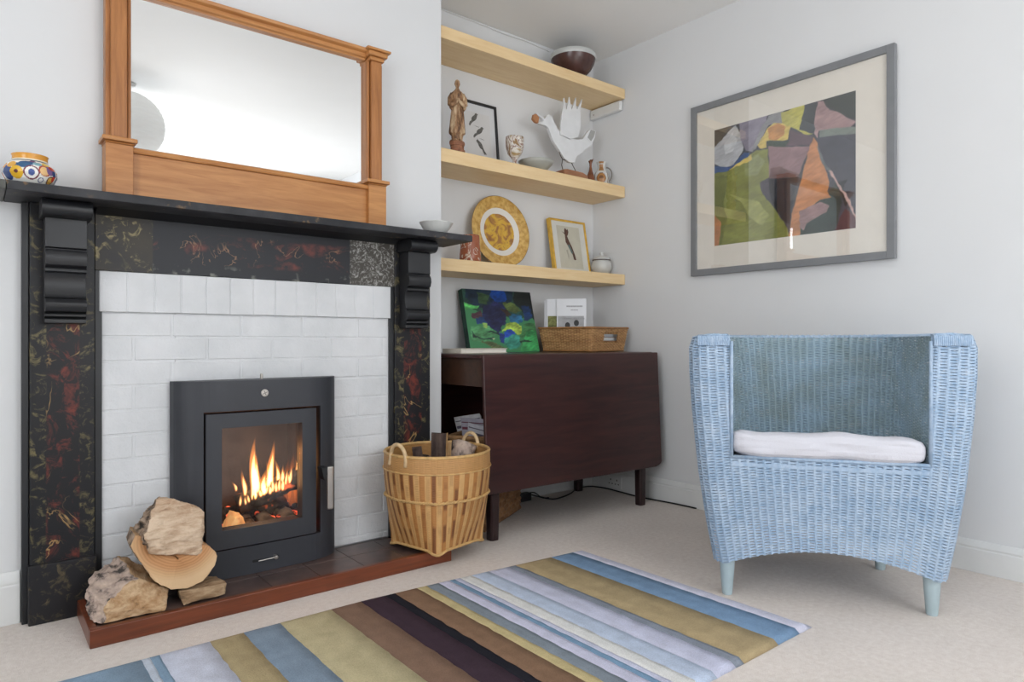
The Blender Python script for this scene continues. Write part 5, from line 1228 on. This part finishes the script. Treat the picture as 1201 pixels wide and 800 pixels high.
# ------------------------------------------------------------------ cable, socket, adapter
BK = plain('black_rubber', (24, 24, 26), .45)
def smoothpath(P, n=8):
    P = [Vector(p) for p in P]; out = []
    for i in range(len(P) - 1):
        p0, p1, p2, p3 = P[max(i - 1, 0)], P[i], P[i + 1], P[min(i + 2, len(P) - 1)]
        for k in range(n):
            t_ = k / n; out.append(.5 * ((2 * p1) + (-p0 + p2) * t_ + (2 * p0 - 5 * p1 + 4 * p2 - p3) * t_ ** 2 + (-p0 + 3 * p1 - 3 * p2 + p3) * t_ ** 3))
    return out + [P[-1]]
root = empty('extension_block', (2.205, 2.635, 0), 'black adapter block with trailing lead on the carpet under the table', 'adapter')
q = MB(); q.box(2.16, 2.235, 2.615, 2.652, .001, .042); q.build('block_body', BK, root, bevel=.004)
q = MB(); q.tube(smoothpath([(2.235, 2.635, .03), (2.29, 2.625, .012), (2.33, 2.56, .005), (2.41, 2.565, .005), (2.50, 2.60, .005), (2.60, 2.655, .006), (2.69, 2.655, .005), (2.728, 2.585, .005), (2.725, 2.45, .005), (2.715, 2.33, .005), (2.728, 2.20, .005), (2.742, 2.09, .005), (2.745, 1.98, .005)]), .0036, 8); q.build('lead', BK, root, smooth=True)
q = MB(); q.tube(smoothpath([(2.235, 2.64, .036), (2.28, 2.645, .03), (2.31, 2.62, .004), (2.34, 2.60, .004)]), .003, 8); q.build('lead', BK, root, smooth=True)
root = empty('wall_socket', (XR - .017, 2.50, .045), 'white double power socket on the skirting of the right wall by the table leg', 'socket')
q = MB(); q.box(XR - .0235, XR - .0145, 2.455, 2.56, .018, .078); q.build('face_plate', M['gloss'], root, bevel=.002)
q = MB()
for yc in (2.485, 2.53):
    q.box(XR - .0242, XR - .0236, yc - .003, yc + .003, .056, .064)
    for s in (-1, 1): q.box(XR - .0242, XR - .0236, yc + s * .011 - .004, yc + s * .011 + .004, .036, .041)
q.build('socket_holes', BK, root)
q = MB(); q.tube(smoothpath([(1.60, YB - .004, CH - .006), (1.95, YB - .004, CH - .008), (2.12, YB - .006, CH - .014), (2.25, YB - .004, CH - .010), (2.42, YB - .004, CH - .02)]), .003, 6)
o = q.build('ceiling_cable', M['gloss'], smooth=True); tag(o, 'thin white cable running along the alcove ceiling edge', 'cable')

# ------------------------------------------------------------------ paper lantern (seen in the mirror)
root = empty('paper_lantern', (.74, .10, CH), 'round white paper lantern hanging from the ceiling, seen in the mirror', 'lamp')
t = NT('white_paper'); t.n.remove(t.b); d1 = t.new('ShaderNodeBsdfDiffuse'); d2 = t.new('ShaderNodeBsdfTranslucent'); d1.inputs[0].default_value = d2.inputs[0].default_value = (.9, .9, .89, 1)
mx = t.new('ShaderNodeMixShader'); mx.inputs[0].default_value = .45; t.link(d1.outputs[0], mx.inputs[1]); t.link(d2.outputs[0], mx.inputs[2]); t.link(mx.outputs[0], t.out.inputs[0]); PAP = t.m
q = MB(); pr = []
for i in range(61):
    a = PI * (.04 + .92 * i / 60); pr.append((.205 * math.sin(a) * (1 + .012 * math.cos(i * 2 * PI / 3)), -.205 * math.cos(a)))
q.lathe(pr[1:-1], (.74, .10, 2.14), 64); q.f = [f_ for f_ in q.f if len(f_) == 4]; q.m = q.m[:len(q.f)]; q.build('lantern_shade', PAP, root, smooth=True)
q = MB(); q.tube([(.74, .10, 2.30), (.74, .10, CH - .03)], .003, 8); q.build('flex', M['gloss'], root)
q = MB(); q.lathe([(.045, 0), (.043, .016), (.030, .026), (.0001, .027)][::-1] and [(.0001, -.027), (.03, -.026), (.043, -.016), (.045, -.001)], (.74, .10, CH), 32); q.build('ceiling_rose', M['gloss'], root, smooth=True)

# ------------------------------------------------------------------ light
w = bpy.data.worlds.new('world'); scene.world = w; w.use_nodes = True
bg = w.node_tree.nodes['Background']; bg.inputs[0].default_value = (.86, .93, 1.0, 1); bg.inputs[1].default_value = 3.0
def area(name, loc, rot, sx_, sy_, e, col):
    l = bpy.data.lights.new(name, 'AREA'); l.shape = 'RECTANGLE'; l.size = sx_; l.size_y = sy_; l.energy = e; l.color = col
    o = bpy.data.objects.new(name, l); COL.objects.link(o); o.location = loc; o.rotation_euler = rot; return o
area('daylight_left', (XL - .11, (WY0 + WY1) / 2, (WZ0 + WZ1) / 2), (0, -PI / 2, 0), WZ1 - WZ0, WY1 - WY0, 30, (.985, .99, 1.0))
area('daylight_front', ((BX0 + BX1) / 2, YF - .11, (BZ0 + BZ1) / 2), (PI / 2, 0, 0), BX1 - BX0, BZ1 - BZ0, 22, (.99, .992, 1.0))
area('added_ceiling_fill', (.9, -.80, .30), (PI, 0, 0), 1.6, 1.2, 17, (1, .985, .965))  # fill light added behind the camera, aimed up to brighten the ceiling
pl = bpy.data.lights.new('fire_glow', 'POINT'); pl.energy = .7; pl.color = (1, .42, .14); pl.shadow_soft_size = .04
po = bpy.data.objects.new('fire_glow', pl); COL.objects.link(po); po.location = (.80, 2.44, .40)

scene.view_settings.view_transform = 'Standard'; scene.view_settings.look = 'None'; scene.view_settings.gamma = 1
scene.view_settings.use_curve_mapping = False; scene.view_settings.exposure = -0.06
